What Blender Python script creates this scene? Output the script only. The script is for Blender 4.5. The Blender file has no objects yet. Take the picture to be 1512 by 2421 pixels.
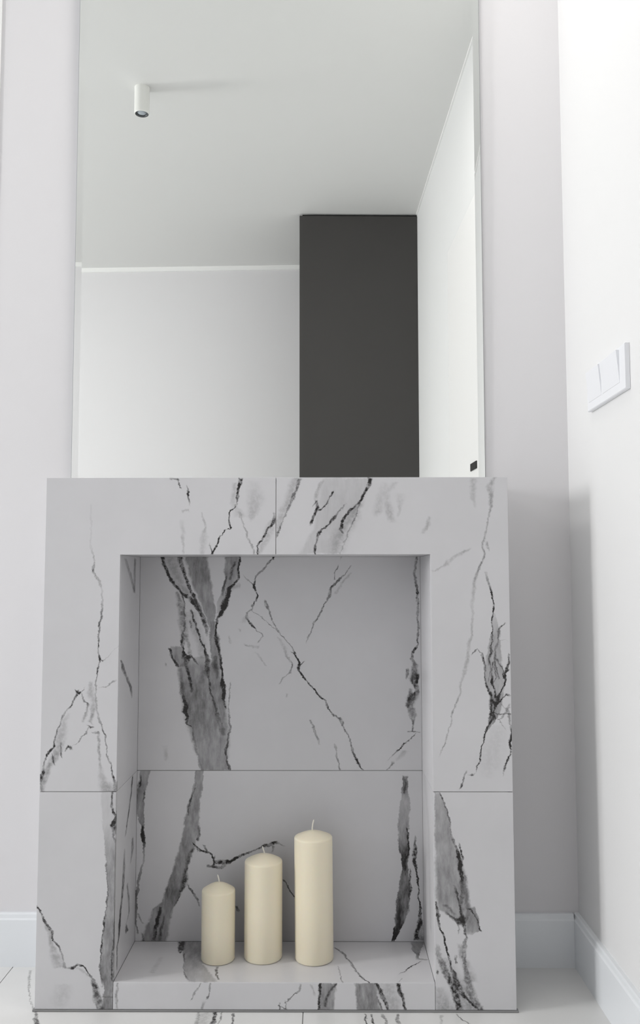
import bpy, bmesh, math
from mathutils import Vector, Matrix

sc = bpy.context.scene
col = sc.collection

# ------------------------------------------------------------------ camera
cam_d = bpy.data.cameras.new('camera')
cam = bpy.data.objects.new('camera', cam_d)
col.objects.link(cam)
cam_d.sensor_fit = 'HORIZONTAL'
cam_d.sensor_width = 36.0
cam_d.lens = 2047.29 * 36.0 / 1512.0
cam_d.clip_start = 0.01
_r = Vector((0.99997637, 0.00677815, -0.00114677))
_u = Vector((0.00165921, -0.07608684, 0.99709981))
_f = Vector((-0.00667123, 0.99707816, 0.07609628))
cam.matrix_world = Matrix(((_r.x, _u.x, -_f.x, 0.09393619), (_r.y, _u.y, -_f.y, -1.64418607),
                           (_r.z, _u.z, -_f.z, 0.78924368), (0, 0, 0, 1)))
sc.camera = cam

# ------------------------------------------------------------------ world
world = bpy.data.worlds.new('world')
sc.world = world
world.use_nodes = True
wb = world.node_tree.nodes['Background']
wb.inputs[0].default_value = (0.80, 0.90, 1.0, 1)
wb.inputs[1].default_value = 1.0

# ------------------------------------------------------------------ lights
def area(name, loc, aim, sx, sy, power, color):
    l = bpy.data.lights.new(name, 'AREA')
    l.shape = 'RECTANGLE'; l.size = sx; l.size_y = sy
    l.energy = power; l.color = color
    o = bpy.data.objects.new(name, l)
    col.objects.link(o)
    o.location = loc
    o.rotation_euler = (Vector(aim) - Vector(loc)).to_track_quat('-Z', 'Y').to_euler()
    return o

# daylight by the left window, plus a soft fill added through its widened half
area('window_daylight', (-4.60, -1.40, 1.50), (0.0, -1.40, 1.90), 0.50, 1.15, 66.0, (1.0, 0.985, 0.97))
area('window_fill', (-4.58, -0.64, 1.25), (0.0, -0.75, 1.30), 0.60, 1.70, 23.0, (0.96, 0.98, 1.0))
# unseen fill lights added below the ceiling: far left, and close above the fireplace
area('left_fill_light', (-2.6, -0.6, 2.53), (-2.2, -0.5, 0.0), 0.8, 0.8, 20.0, (1.0, 0.985, 0.96))
area('fireplace_fill_light', (0.15, -0.32, 2.53), (0.15, -0.22, 0.0), 0.5, 0.14, 4.0, (1.0, 0.97, 0.93))

# ------------------------------------------------------------------ exposure
sc.view_settings.view_transform = 'Standard'
sc.view_settings.look = 'None'
sc.view_settings.exposure = 0.09
sc.view_settings.gamma = 1.0
sc.view_settings.use_curve_mapping = False
try:
    sc.cycles.use_denoising = True
    sc.cycles.max_bounces = 16
    sc.cycles.diffuse_bounces = 4
    sc.cycles.glossy_bounces = 6
except Exception:
    pass

# ------------------------------------------------------------------ helpers
def mat(name, color, rough=0.6, spec=0.5, metal=0.0, bump=0.0, bscale=400.0, var=0.0, sss=0.0, coat=0.0):
    m = bpy.data.materials.new(name); m.use_nodes = True
    nt = m.node_tree; b = nt.nodes['Principled BSDF']
    b.inputs['Base Color'].default_value = (*color, 1)
    b.inputs['Roughness'].default_value = rough
    b.inputs['Metallic'].default_value = metal
    b.inputs['Specular IOR Level'].default_value = spec
    if coat: b.inputs['Coat Weight'].default_value = coat
    if sss:
        b.inputs['Subsurface Weight'].default_value = sss
        b.inputs['Subsurface Radius'].default_value = (0.012, 0.008, 0.004)
        b.inputs['Subsurface Scale'].default_value = 1.0
    tc = nt.nodes.new('ShaderNodeTexCoord')
    if var:
        n = nt.nodes.new('ShaderNodeTexNoise'); n.inputs['Scale'].default_value = 2.2; n.inputs['Detail'].default_value = 4
        nt.links.new(tc.outputs['Object'], n.inputs['Vector'])
        mr = nt.nodes.new('ShaderNodeMapRange')
        mr.inputs['To Min'].default_value = 1 - var; mr.inputs['To Max'].default_value = 1 + var
        nt.links.new(n.outputs[0], mr.inputs['Value'])
        vm = nt.nodes.new('ShaderNodeVectorMath'); vm.operation = 'SCALE'
        vm.inputs[0].default_value = color
        nt.links.new(mr.outputs[0], vm.inputs['Scale'])
        nt.links.new(vm.outputs[0], b.inputs['Base Color'])
    if bump:
        n = nt.nodes.new('ShaderNodeTexNoise'); n.inputs['Scale'].default_value = bscale; n.inputs['Detail'].default_value = 3
        nt.links.new(tc.outputs['Object'], n.inputs['Vector'])
        bp = nt.nodes.new('ShaderNodeBump'); bp.inputs['Strength'].default_value = bump; bp.inputs['Distance'].default_value = 0.001
        nt.links.new(n.outputs[0], bp.inputs['Height'])
        nt.links.new(bp.outputs[0], b.inputs['Normal'])
    return m

def link(name, bm, material, parent=None, smooth=False, bevel=0.0):
    me = bpy.data.meshes.new(name)
    bmesh.ops.recalc_face_normals(bm, faces=bm.faces[:])
    bm.to_mesh(me); bm.free()
    if smooth:
        for p in me.polygons: p.use_smooth = True
    o = bpy.data.objects.new(name, me)
    mats = material if isinstance(material, (list, tuple)) else [material]
    for m in mats: me.materials.append(m)
    col.objects.link(o)
    if parent: o.parent = parent
    if bevel:
        md = o.modifiers.new('bevel', 'BEVEL'); md.width = bevel; md.segments = 2; md.limit_method = 'ANGLE'
    return o

def box(bm, x0, x1, y0, y1, z0, z1):
    vs = [bm.verts.new((x, y, z)) for x in (x0, x1) for y in (y0, y1) for z in (z0, z1)]
    for f in ((0, 1, 3, 2), (4, 6, 7, 5), (0, 4, 5, 1), (2, 3, 7, 6), (0, 2, 6, 4), (1, 5, 7, 3)):
        bm.faces.new([vs[i] for i in f])
    return bm

def prism(bm, pts, a0, a1, ax):
    """extrude a closed outline; ax = 'y': pts are (x, z), 'x': pts are (y, z)"""
    def P(p, a):
        return (p[0], a, p[1]) if ax == 'y' else (a, p[0], p[1])
    A = [bm.verts.new(P(p, a0)) for p in pts]; B = [bm.verts.new(P(p, a1)) for p in pts]
    n = len(pts)
    bm.faces.new(A); bm.faces.new(B[::-1])
    for i in range(n):
        bm.faces.new((A[i], A[(i + 1) % n], B[(i + 1) % n], B[i]))
    return bm

def lathe(bm, prof, cx=0.0, cy=0.0, seg=48):
    rings = []
    for r, z in prof:
        if r < 1e-6: rings.append([bm.verts.new((cx, cy, z))])
        else: rings.append([bm.verts.new((cx + r * math.cos(2 * math.pi * k / seg), cy + r * math.sin(2 * math.pi * k / seg), z)) for k in range(seg)])
    for a, b in zip(rings, rings[1:]):
        for k in range(seg):
            k2 = (k + 1) % seg
            if len(a) == 1: bm.faces.new((a[0], b[k], b[k2]))
            elif len(b) == 1: bm.faces.new((a[k], a[k2], b[0]))
            else: bm.faces.new((a[k], a[k2], b[k2], b[k]))
    return bm

def thing(name, label, cat, loc=(0, 0, 0), group=None):
    o = bpy.data.objects.new(name, None); o.empty_display_size = 0.05
    col.objects.link(o); o.location = loc
    o['label'] = label; o['category'] = cat
    if group: o['group'] = group
    return o

def struct(o, label=None, cat=None):
    o['kind'] = 'structure'
    if label: o['label'] = label
    if cat: o['category'] = cat
    return o

# ------------------------------------------------------------------ marble
# The veins of each slab: axis ('v' = the vein runs mostly along the slab's second
# coordinate, 'u' = along the first), edge kind, and points (along, centre, half width, strength) in metres.
VEINS = {
 'front_top_left': [
  ('v', 'line', [(0.8353,-0.1216,0.0026,0.95),(0.8474,-0.116,0.0016,0.8),(0.857,-0.1113,0.0016,0.8),(0.8697,-0.1066,0.0016,0.8),(0.8809,-0.0971,0.0016,0.9),(0.8841,-0.0881,0.0016,0.9),(0.8985,-0.0898,0.0016,0.7),(0.9129,-0.0893,0.0016,0.8),(0.9225,-0.0814,0.0013,0.8),(0.9322,-0.0757,0.0016,0.5),(0.9434,-0.0744,0.0019,0.7),(0.9563,-0.0736,0.0026,1.0),(0.9692,-0.0695,0.0038,0.85),(0.9788,-0.0695,0.0039,0.9)]),
  ('v', 'line', [(0.8363,-0.1216,0.0019,0.9),(0.8544,-0.1266,0.0013,0.3)]),
  ('v', 'soft', [(0.8984,-0.0492,0.0026,0.05),(0.908,-0.0461,0.008,0.22),(0.9401,-0.0398,0.0144,0.16),(0.9723,-0.0432,0.0096,0.05)]),
  ('v', 'soft', [(0.9081,-0.0685,0.0096,0.12),(0.9306,-0.083,0.0051,0.15),(0.9692,-0.0801,0.0045,0.2)]),
  ('v', 'line', [(0.8377,-0.0426,0.0019,0.3),(0.8665,-0.0539,0.0016,0.3),(0.892,-0.062,0.0016,0.3),(0.9145,-0.0717,0.0019,0.2)]),
  ('v', 'line', [(0.8346,-0.0352,0.0019,0.7),(0.8473,-0.0362,0.0019,0.7),(0.8569,-0.0331,0.0022,0.8),(0.868,-0.0235,0.0022,0.85),(0.8808,-0.0156,0.0029,0.75),(0.892,-0.0061,0.0038,0.85),(0.9112,-0.0029,0.0019,0.3)]),
  ('v', 'soft', [(0.8345,-0.033,0.0045,0.15),(0.8696,-0.0172,0.008,0.2),(0.8984,-0.0077,0.007,0.2)]),
  ('u', 'line', [(-0.2044,0.9791,0.0019,0.35),(-0.1861,0.9765,0.0013,0.5)]),
  ('v', 'line', [(0.9581,-0.181,0.0006,0.1),(0.9613,-0.1837,0.0016,0.6),(0.9694,-0.186,0.0016,0.6),(0.9778,-0.1883,0.0013,0.5)]),
  ('v', 'line', [(0.9275,-0.1653,0.0013,0.1),(0.9371,-0.1674,0.0016,0.5),(0.9442,-0.1693,0.0019,1.0),(0.9532,-0.1691,0.0019,0.8),(0.9645,-0.1708,0.0013,0.3)]),
  ('u', 'soft', [(-0.179,0.9179,0.0026,0.15),(-0.1678,0.9172,0.0026,0.25)]),
  ('v', 'soft', [(0.8363,-0.1765,0.0019,0.2),(0.8698,-0.1775,0.0029,0.2),(0.8986,-0.1804,0.0045,0.06)]),
  ('v', 'soft', [(0.8363,-0.1414,0.0038,0.14),(0.8666,-0.1385,0.0064,0.15),(0.8858,-0.1355,0.0022,0.25),(0.9114,-0.1421,0.0016,0.15)]),
  ('v', 'line', [(0.3938,-0.299,0.0029,0.35),(0.4097,-0.3003,0.0025,0.4),(0.422,-0.3026,0.0023,0.95),(0.4302,-0.3042,0.0015,0.7),(0.4465,-0.3093,0.0015,0.6),(0.4609,-0.3148,0.0013,0.5),(0.4794,-0.3183,0.0013,0.5),(0.4958,-0.32,0.0015,0.6),(0.5082,-0.324,0.0015,0.5),(0.5226,-0.3295,0.0017,0.35),(0.5433,-0.3352,0.0017,0.25),(0.5743,-0.3383,0.0017,0.25),(0.5951,-0.3393,0.0011,0.4),(0.6076,-0.3374,0.0011,0.5),(0.6211,-0.3362,0.0015,0.85),(0.6284,-0.3336,0.0011,0.4),(0.6388,-0.3317,0.0023,0.95),(0.6493,-0.334,0.0011,0.4),(0.6618,-0.3357,0.0013,0.85),(0.6806,-0.3352,0.0011,0.5),(0.6837,-0.3356,0.0016,0.5),(0.6988,-0.3337,0.0019,0.7),(0.7177,-0.3308,0.0025,0.55),(0.7429,-0.3288,0.0025,0.35),(0.7651,-0.3301,0.0019,0.15),(0.7841,-0.3352,0.0035,0.3),(0.7936,-0.3418,0.0029,0.3),(0.8016,-0.3477,0.0022,0.75),(0.8127,-0.3469,0.0026,0.4),(0.8206,-0.3448,0.0019,0.35),(0.8509,-0.3531,0.0019,0.1),(0.9278,-0.3539,0.0016,0.05)]),
  ('u', 'line', [(-0.3316,0.6367,0.001,0.7),(-0.3242,0.6347,0.0013,0.45),(-0.3117,0.6472,0.0006,0.15),(-0.2962,0.6618,0.0006,0.12)]),
  ('u', 'line', [(-0.3317,0.5847,0.0006,0.1),(-0.3191,0.5868,0.001,0.35),(-0.3087,0.5951,0.0015,0.45),(-0.3025,0.5993,0.0012,0.15)]),
  ('u', 'line', [(-0.3748,0.5795,0.0012,0.7),(-0.3694,0.5744,0.0029,0.8),(-0.3653,0.5764,0.0021,0.8),(-0.3608,0.5837,0.001,0.5)]),
  ('v', 'line', [(0.3937,-0.4358,0.0017,0.2),(0.4097,-0.4372,0.0017,0.3),(0.4219,-0.4364,0.0042,1.0),(0.4342,-0.4336,0.0019,0.4),(0.4506,-0.4308,0.0015,0.55),(0.4629,-0.4248,0.0021,0.9),(0.4711,-0.4187,0.0034,0.9),(0.4752,-0.4156,0.0019,0.8),(0.4917,-0.4118,0.0015,0.5),(0.5082,-0.408,0.0015,0.55),(0.5185,-0.404,0.0015,0.55),(0.535,-0.3981,0.0019,0.4),(0.5423,-0.3909,0.0017,0.25),(0.5495,-0.3857,0.0019,0.8),(0.564,-0.3776,0.0017,0.65),(0.5785,-0.372,0.0025,0.7)]),
  ('v', 'soft', [(0.3937,-0.4347,0.0046,0.3),(0.4138,-0.432,0.005,0.38),(0.4363,-0.4252,0.005,0.35),(0.4465,-0.4171,0.0063,0.38),(0.4609,-0.4111,0.0071,0.38),(0.4794,-0.4032,0.008,0.28),(0.4999,-0.4015,0.0088,0.22),(0.5206,-0.3967,0.005,0.16),(0.535,-0.3897,0.0034,0.1)]),
  ('v', 'line', [(0.4547,-0.3995,0.0015,0.5),(0.4711,-0.4019,0.0021,0.6),(0.4814,-0.4015,0.0015,0.45)]),
  ('v', 'line', [(0.4434,-0.4128,0.0017,0.65),(0.4506,-0.4151,0.0017,0.6),(0.4609,-0.4185,0.0013,0.6)]),
  ('v', 'soft', [(0.5226,-0.361,0.0025,0.3),(0.535,-0.3571,0.0025,0.4),(0.5495,-0.3521,0.0019,0.4),(0.5553,-0.3543,0.0027,0.6),(0.5578,-0.3596,0.0019,0.6),(0.5723,-0.3641,0.0013,0.4)]),
  ('v', 'soft', [(0.5175,-0.3431,0.0025,0.1),(0.5226,-0.3474,0.0038,0.3),(0.5371,-0.3435,0.0042,0.42),(0.5578,-0.3417,0.0063,0.18),(0.5744,-0.3484,0.0063,0.22),(0.5951,-0.3467,0.0029,0.25)]),
  ('u', 'line', [(-0.3535,0.5144,0.0012,0.3),(-0.3472,0.5113,0.0023,0.65),(-0.3409,0.5119,0.0016,0.4)]),
  ('v', 'line', [(0.4773,-0.378,0.0008,0.2),(0.4814,-0.3697,0.0013,0.45),(0.4917,-0.3636,0.0013,0.5),(0.4999,-0.3553,0.0019,0.45),(0.5102,-0.3513,0.0013,0.3)]),
  ('u', 'line', [(-0.3925,0.4701,0.0018,0.5),(-0.3873,0.4742,0.0025,0.75),(-0.3816,0.4728,0.0025,0.7)]),
  ('u', 'line', [(-0.3428,0.502,0.0012,0.35),(-0.3312,0.4999,0.0019,0.5)]),
  ('v', 'soft', [(0.3938,-0.3157,0.0108,0.3),(0.4097,-0.3202,0.0079,0.24),(0.4302,-0.3258,0.005,0.18),(0.4506,-0.3282,0.0021,0.32),(0.4711,-0.3307,0.0025,0.38),(0.4979,-0.3312,0.0019,0.3)]),
  ('v', 'soft', [(0.3938,-0.3053,0.0104,0.25),(0.4097,-0.3108,0.0084,0.12)]),
 ],
 'front_top_right': [
  ('v', 'line', [(0.868,0.0017,0.0013,0.4),(0.876,0.003,0.0026,0.85),(0.8919,0.0087,0.0016,0.35),(0.9047,0.0151,0.0016,0.35),(0.924,0.0246,0.0019,0.5),(0.94,0.0294,0.0038,0.6),(0.9561,0.0374,0.0026,0.6),(0.977,0.0444,0.0038,0.6)]),
  ('v', 'soft', [(0.876,0.0008,0.0026,0.2),(0.8983,0.0055,0.007,0.2),(0.9336,0.0214,0.0083,0.22),(0.977,0.0374,0.009,0.22)]),
  ('v', 'band', [(0.8376,0.0789,0.035,0.12),(0.8822,0.1013,0.0303,0.13),(0.9238,0.119,0.0432,0.15),(0.9784,0.1335,0.0465,0.12)]),
  ('v', 'soft', [(0.9303,0.0733,0.0019,0.15),(0.9496,0.0758,0.0038,0.25),(0.9753,0.088,0.0026,0.2)]),
  ('v', 'line', [(0.8902,0.0646,0.0016,0.3),(0.8982,0.0678,0.0029,0.9),(0.9078,0.071,0.0032,0.8),(0.9223,0.0787,0.0026,0.8),(0.9361,0.0758,0.0022,0.5)]),
  ('v', 'line', [(0.9271,0.0694,0.0013,0.4),(0.9361,0.0758,0.0019,0.55)]),
  ('v', 'line', [(0.9174,0.0806,0.0022,0.9),(0.9238,0.0886,0.0016,0.85),(0.9302,0.0966,0.0016,0.75),(0.9399,0.1014,0.0013,0.45),(0.9527,0.1062,0.0022,0.9)]),
  ('v', 'line', [(0.835,0.0732,0.0019,0.6),(0.844,0.0751,0.0025,0.9),(0.8535,0.0751,0.0019,0.45),(0.8695,0.0774,0.0022,0.6),(0.8742,0.0821,0.0041,0.95),(0.8822,0.0885,0.0026,0.85),(0.8918,0.0997,0.0022,0.75),(0.9062,0.1109,0.0042,0.75),(0.9126,0.1173,0.0022,0.6),(0.9286,0.1302,0.0016,0.3)]),
  ('v', 'line', [(0.8758,0.1274,0.0013,0.4),(0.8822,0.122,0.0035,0.8),(0.8918,0.1237,0.0035,0.9),(0.9045,0.1301,0.0029,0.85),(0.9189,0.1413,0.0026,0.8),(0.9285,0.1526,0.0026,0.65),(0.9382,0.1622,0.0029,0.9),(0.9526,0.1671,0.0032,0.85),(0.9655,0.1767,0.0035,0.65),(0.9796,0.1784,0.0045,0.9)]),
  ('v', 'line', [(0.835,0.1219,0.0013,0.25),(0.8503,0.1267,0.0013,0.3),(0.8758,0.1364,0.0013,0.3),(0.8949,0.146,0.0013,0.4),(0.9141,0.1541,0.0013,0.45),(0.9366,0.1606,0.0016,0.5)]),
  ('v', 'soft', [(0.8359,0.1124,0.0127,0.2),(0.863,0.1172,0.0153,0.22),(0.9013,0.1429,0.0134,0.22),(0.9301,0.1558,0.007,0.3)]),
  ('v', 'soft', [(0.9045,0.1876,0.0032,0.02),(0.9141,0.1924,0.0089,0.2),(0.9397,0.1974,0.008,0.12),(0.9686,0.2072,0.0064,0.08)]),
  ('v', 'soft', [(0.8964,0.221,0.007,0.12),(0.9108,0.2147,0.0064,0.24),(0.9493,0.2102,0.0051,0.1),(0.9686,0.2248,0.0064,0.12)]),
  ('v', 'soft', [(0.9076,0.2316,0.0019,0.1),(0.9204,0.2349,0.0032,0.2),(0.9493,0.2358,0.0096,0.05)]),
  ('v', 'soft', [(0.8755,0.2782,0.0032,0.15),(0.8851,0.2847,0.0048,0.25),(0.9027,0.2912,0.0038,0.2)]),
  ('v', 'soft', [(0.4561,0.3047,0.0006,0.02),(0.4638,0.3077,0.0012,0.25),(0.4792,0.3138,0.0014,0.4),(0.4965,0.3199,0.0016,0.28),(0.5215,0.328,0.0012,0.22),(0.535,0.3297,0.0016,0.45),(0.5427,0.3332,0.0014,0.4),(0.5582,0.3392,0.0014,0.4),(0.5756,0.3444,0.0018,0.25),(0.6008,0.3486,0.0027,0.2),(0.6222,0.3548,0.0035,0.25),(0.6397,0.361,0.0028,0.28),(0.6651,0.3623,0.0031,0.22),(0.6808,0.3674,0.0024,0.25),(0.7043,0.3698,0.0022,0.22),(0.7318,0.3692,0.0024,0.15),(0.7485,0.3703,0.0038,0.15),(0.777,0.3733,0.0038,0.28),(0.7959,0.3789,0.0029,0.4),(0.8149,0.3871,0.0019,0.5),(0.834,0.3954,0.0019,0.45),(0.8499,0.3902,0.0022,0.35),(0.8626,0.3942,0.0019,0.35),(0.8849,0.3994,0.0019,0.3),(0.9073,0.4045,0.0022,0.35),(0.9265,0.408,0.0032,0.42),(0.9458,0.4083,0.0035,0.35),(0.9618,0.4054,0.0064,0.25),(0.9785,0.4152,0.0038,0.3)]),
  ('v', 'soft', [(0.9234,0.3776,0.0026,0.08),(0.949,0.3732,0.0051,0.2),(0.978,0.3752,0.0058,0.22)]),
  ('v', 'soft', [(0.8435,0.4028,0.0016,0.3),(0.8562,0.3989,0.0025,0.3)]),
  ('u', 'soft', [(0.2965,0.8036,0.001,0.2),(0.3077,0.8055,0.0016,0.22),(0.3221,0.8166,0.0044,0.2),(0.3397,0.8293,0.0032,0.18),(0.3557,0.8388,0.0035,0.3),(0.3685,0.8451,0.0019,0.12)]),
  ('v', 'line', [(0.6261,0.3981,0.0016,0.3),(0.6378,0.4002,0.0024,0.6),(0.6495,0.404,0.0024,0.85),(0.6612,0.4042,0.0014,0.7),(0.6807,0.4059,0.0012,0.8),(0.7003,0.4068,0.0012,0.75),(0.7199,0.4091,0.0014,0.8),(0.7396,0.4094,0.0016,0.9),(0.7612,0.4078,0.0014,0.85),(0.7711,0.404,0.002,0.7),(0.782,0.3996,0.0022,0.42),(0.7988,0.3969,0.0024,0.2)]),
  ('v', 'band', [(0.5099,0.3962,0.0027,0.5),(0.5254,0.4043,0.0074,0.5),(0.5408,0.4095,0.0102,0.5),(0.564,0.4118,0.0127,0.45),(0.5795,0.4111,0.0167,0.28),(0.6028,0.4105,0.0196,0.26),(0.6319,0.408,0.0147,0.32),(0.6612,0.4105,0.0122,0.3),(0.6905,0.4129,0.0075,0.28),(0.7219,0.4115,0.0024,0.15)]),
  ('v', 'line', [(0.6028,0.4173,0.0016,0.4),(0.6241,0.4118,0.0018,0.6),(0.6339,0.412,0.0024,0.65),(0.6514,0.4103,0.0018,0.45),(0.669,0.4165,0.002,0.4),(0.6885,0.4178,0.0016,0.5),(0.6979,0.4239,0.0018,0.7),(0.7023,0.4289,0.0018,0.6)]),
  ('u', 'line', [(0.3699,0.6466,0.0016,0.5),(0.3789,0.6557,0.0014,0.5),(0.3866,0.6456,0.0014,0.6)]),
  ('v', 'line', [(0.4303,0.3732,0.001,0.3),(0.437,0.3756,0.0012,0.75),(0.4523,0.3801,0.0012,0.85),(0.4638,0.3819,0.0016,0.95),(0.4773,0.384,0.0012,0.9),(0.4926,0.3891,0.0014,0.9),(0.508,0.3933,0.0018,0.95),(0.5176,0.3973,0.0018,0.95),(0.5254,0.4033,0.0027,0.9),(0.535,0.4009,0.0031,0.95),(0.5485,0.4037,0.0018,0.75),(0.5621,0.4049,0.0027,0.95),(0.5737,0.3992,0.0031,0.95),(0.5872,0.3955,0.0018,0.75),(0.6028,0.3922,0.0014,0.6),(0.6222,0.3921,0.0018,0.55),(0.6358,0.3894,0.0022,0.75),(0.6446,0.3856,0.0014,0.6)]),
  ('v', 'line', [(0.5176,0.3993,0.0016,0.7),(0.5331,0.4054,0.0016,0.8),(0.5466,0.4096,0.0016,0.85),(0.5582,0.4127,0.0035,1.0),(0.5679,0.4158,0.0031,1.0),(0.5775,0.4208,0.0016,0.9),(0.5872,0.4269,0.0018,0.9),(0.5989,0.43,0.0024,0.95),(0.6095,0.4263,0.0024,0.85),(0.6164,0.4323,0.0031,0.9),(0.6319,0.4365,0.0024,0.65),(0.6456,0.4377,0.0014,0.5)]),
  ('v', 'line', [(0.564,0.4108,0.0024,0.9),(0.5795,0.4091,0.0018,0.75),(0.5931,0.4044,0.0018,0.85),(0.6125,0.4047,0.0012,0.55),(0.6319,0.407,0.0018,0.6)]),
  ('v', 'line', [(0.6729,0.4284,0.001,0.35),(0.6749,0.4186,0.0012,0.45),(0.6885,0.4168,0.0014,0.4)]),
  ('v', 'line', [(0.5931,0.4074,0.0012,0.4),(0.6047,0.4125,0.0012,0.5),(0.6222,0.4088,0.0012,0.5)]),
  ('v', 'line', [(0.5969,0.3976,0.001,0.4),(0.6164,0.4028,0.0012,0.45),(0.6358,0.3992,0.0016,0.6)]),
  ('u', 'line', [(0.4224,0.5524,0.0012,0.35),(0.4281,0.5446,0.001,0.3),(0.4369,0.5466,0.001,0.35)]),
  ('v', 'line', [(0.508,0.4294,0.001,0.1),(0.5138,0.4256,0.001,0.3),(0.5254,0.416,0.0012,0.4)]),
  ('v', 'line', [(0.5273,0.4083,0.002,0.85),(0.5447,0.4007,0.0016,0.85)]),
  ('v', 'line', [(0.6027,0.4295,0.0016,0.7),(0.6164,0.4254,0.0016,0.6),(0.6378,0.414,0.002,0.5)]),
  ('u', 'line', [(0.4029,0.5601,0.0015,0.8),(0.4126,0.5553,0.0027,0.9),(0.4246,0.5659,0.0015,0.75),(0.4305,0.5708,0.0015,0.65),(0.4374,0.5694,0.0017,0.7)]),
  ('u', 'line', [(0.4084,0.5369,0.0012,0.5),(0.4221,0.535,0.0014,0.6),(0.4367,0.535,0.0014,0.5)]),
  ('v', 'soft', [(0.5254,0.4121,0.0023,0.4),(0.5273,0.4219,0.002,0.5),(0.5446,0.432,0.0023,0.3),(0.5524,0.438,0.002,0.3)]),
  ('v', 'line', [(0.4246,0.4241,0.0008,0.2),(0.4351,0.4266,0.0021,0.75),(0.4428,0.4283,0.0018,0.65),(0.4543,0.4324,0.0016,0.75),(0.4677,0.4369,0.0016,0.95),(0.4792,0.4371,0.0021,0.85),(0.4994,0.4386,0.0018,0.9),(0.5138,0.4377,0.0012,0.35),(0.5292,0.4357,0.002,0.4),(0.5446,0.4301,0.0039,0.3)]),
  ('u', 'line', [(0.3589,0.4246,0.0011,0.2),(0.3647,0.4255,0.0025,0.65),(0.3712,0.4271,0.0008,0.1)]),
  ('v', 'line', [(0.3954,0.3404,0.0008,0.1),(0.4026,0.3436,0.0019,0.65),(0.416,0.349,0.0016,0.6),(0.4294,0.3541,0.0012,0.3)]),
  ('v', 'soft', [(0.4179,0.3948,0.0117,0.03),(0.4447,0.3991,0.0234,0.08),(0.4773,0.4074,0.0195,0.09),(0.5138,0.4158,0.0137,0.06)]),
 ],
 'front_low_left': [
  ('v', 'line', [(0.0798,-0.3873,0.0025,0.3),(0.0916,-0.3896,0.0019,0.3),(0.1075,-0.393,0.0019,0.45),(0.1174,-0.3994,0.0027,0.75),(0.1273,-0.4079,0.0019,0.7),(0.1433,-0.4134,0.0033,0.65),(0.1552,-0.4209,0.0027,0.75),(0.1672,-0.4284,0.0017,0.75),(0.1791,-0.4338,0.0023,0.75),(0.1861,-0.4406,0.0029,0.85)]),
  ('v', 'soft', [(0.0778,-0.3965,0.0103,0.2),(0.0956,-0.4031,0.0091,0.26),(0.1154,-0.4097,0.0041,0.28),(0.1353,-0.4153,0.0041,0.28),(0.1632,-0.4252,0.0025,0.25)]),
  ('u', 'line', [(-0.3882,0.0768,0.0024,0.3),(-0.3759,0.0788,0.0014,0.6),(-0.3687,0.0788,0.0036,0.95),(-0.3616,0.0834,0.002,0.5),(-0.3534,0.0808,0.0014,0.8),(-0.3488,0.0778,0.0014,0.7)]),
  ('v', 'line', [(0.004,-0.318,0.0053,0.6),(0.0148,-0.3223,0.007,0.6),(0.0266,-0.3256,0.007,0.6),(0.0423,-0.329,0.0057,0.75),(0.0561,-0.3344,0.0029,0.55),(0.064,-0.3397,0.0016,0.6),(0.0739,-0.3471,0.0016,0.75),(0.0814,-0.3534,0.0014,0.6)]),
  ('v', 'soft', [(0.064,-0.3428,0.0033,0.2),(0.0758,-0.3615,0.0041,0.2)]),
  ('v', 'band', [(0.004,-0.3062,0.0106,0.52),(0.0365,-0.3049,0.0086,0.5),(0.0562,-0.3071,0.0111,0.5),(0.0759,-0.3085,0.0132,0.48),(0.1057,-0.3086,0.0128,0.45),(0.1355,-0.306,0.0107,0.42),(0.1554,-0.3043,0.0103,0.42),(0.1853,-0.3034,0.0087,0.42),(0.2153,-0.3022,0.0079,0.42),(0.2454,-0.3032,0.0104,0.42),(0.2756,-0.3043,0.01,0.38),(0.3059,-0.3065,0.0108,0.25),(0.3363,-0.3095,0.0129,0.14),(0.3912,-0.3111,0.0146,0.12)]),
  ('v', 'line', [(0.0443,-0.3177,0.0008,0.3),(0.0562,-0.3169,0.0012,0.4),(0.072,-0.3207,0.0014,0.65),(0.0878,-0.321,0.0012,0.45),(0.1096,-0.32,0.0016,0.75),(0.1175,-0.318,0.0016,0.75),(0.1354,-0.3163,0.0012,0.55),(0.1524,-0.3148,0.0017,0.85),(0.1753,-0.3119,0.001,0.35),(0.1973,-0.3106,0.0017,0.5),(0.2173,-0.3089,0.0014,0.4),(0.2454,-0.3127,0.001,0.35),(0.2615,-0.313,0.0015,0.4)]),
  ('v', 'line', [(0.2918,-0.2948,0.0017,0.35),(0.3059,-0.2975,0.0017,0.4),(0.3201,-0.2999,0.0033,0.45),(0.3323,-0.3011,0.0046,0.95),(0.3465,-0.2972,0.0019,0.8),(0.3566,-0.3005,0.0019,0.85),(0.3647,-0.3052,0.0025,0.45),(0.3769,-0.304,0.0017,0.6),(0.3912,-0.3036,0.0019,0.65)]),
  ('v', 'line', [(0.0562,-0.2985,0.0016,0.7),(0.0858,-0.3,0.0016,0.65),(0.1156,-0.2989,0.0014,0.55),(0.1554,-0.2971,0.0014,0.35)]),
  ('v', 'soft', [(0.0068,-0.3949,0.0123,0.05),(0.0245,-0.3912,0.0164,0.12),(0.0462,-0.3876,0.0123,0.1)]),
  ('u', 'line', [(-0.3154,0.0256,0.001,0.3),(-0.2969,0.0256,0.001,0.3)]),
 ],
 'front_low_right': [
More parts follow.
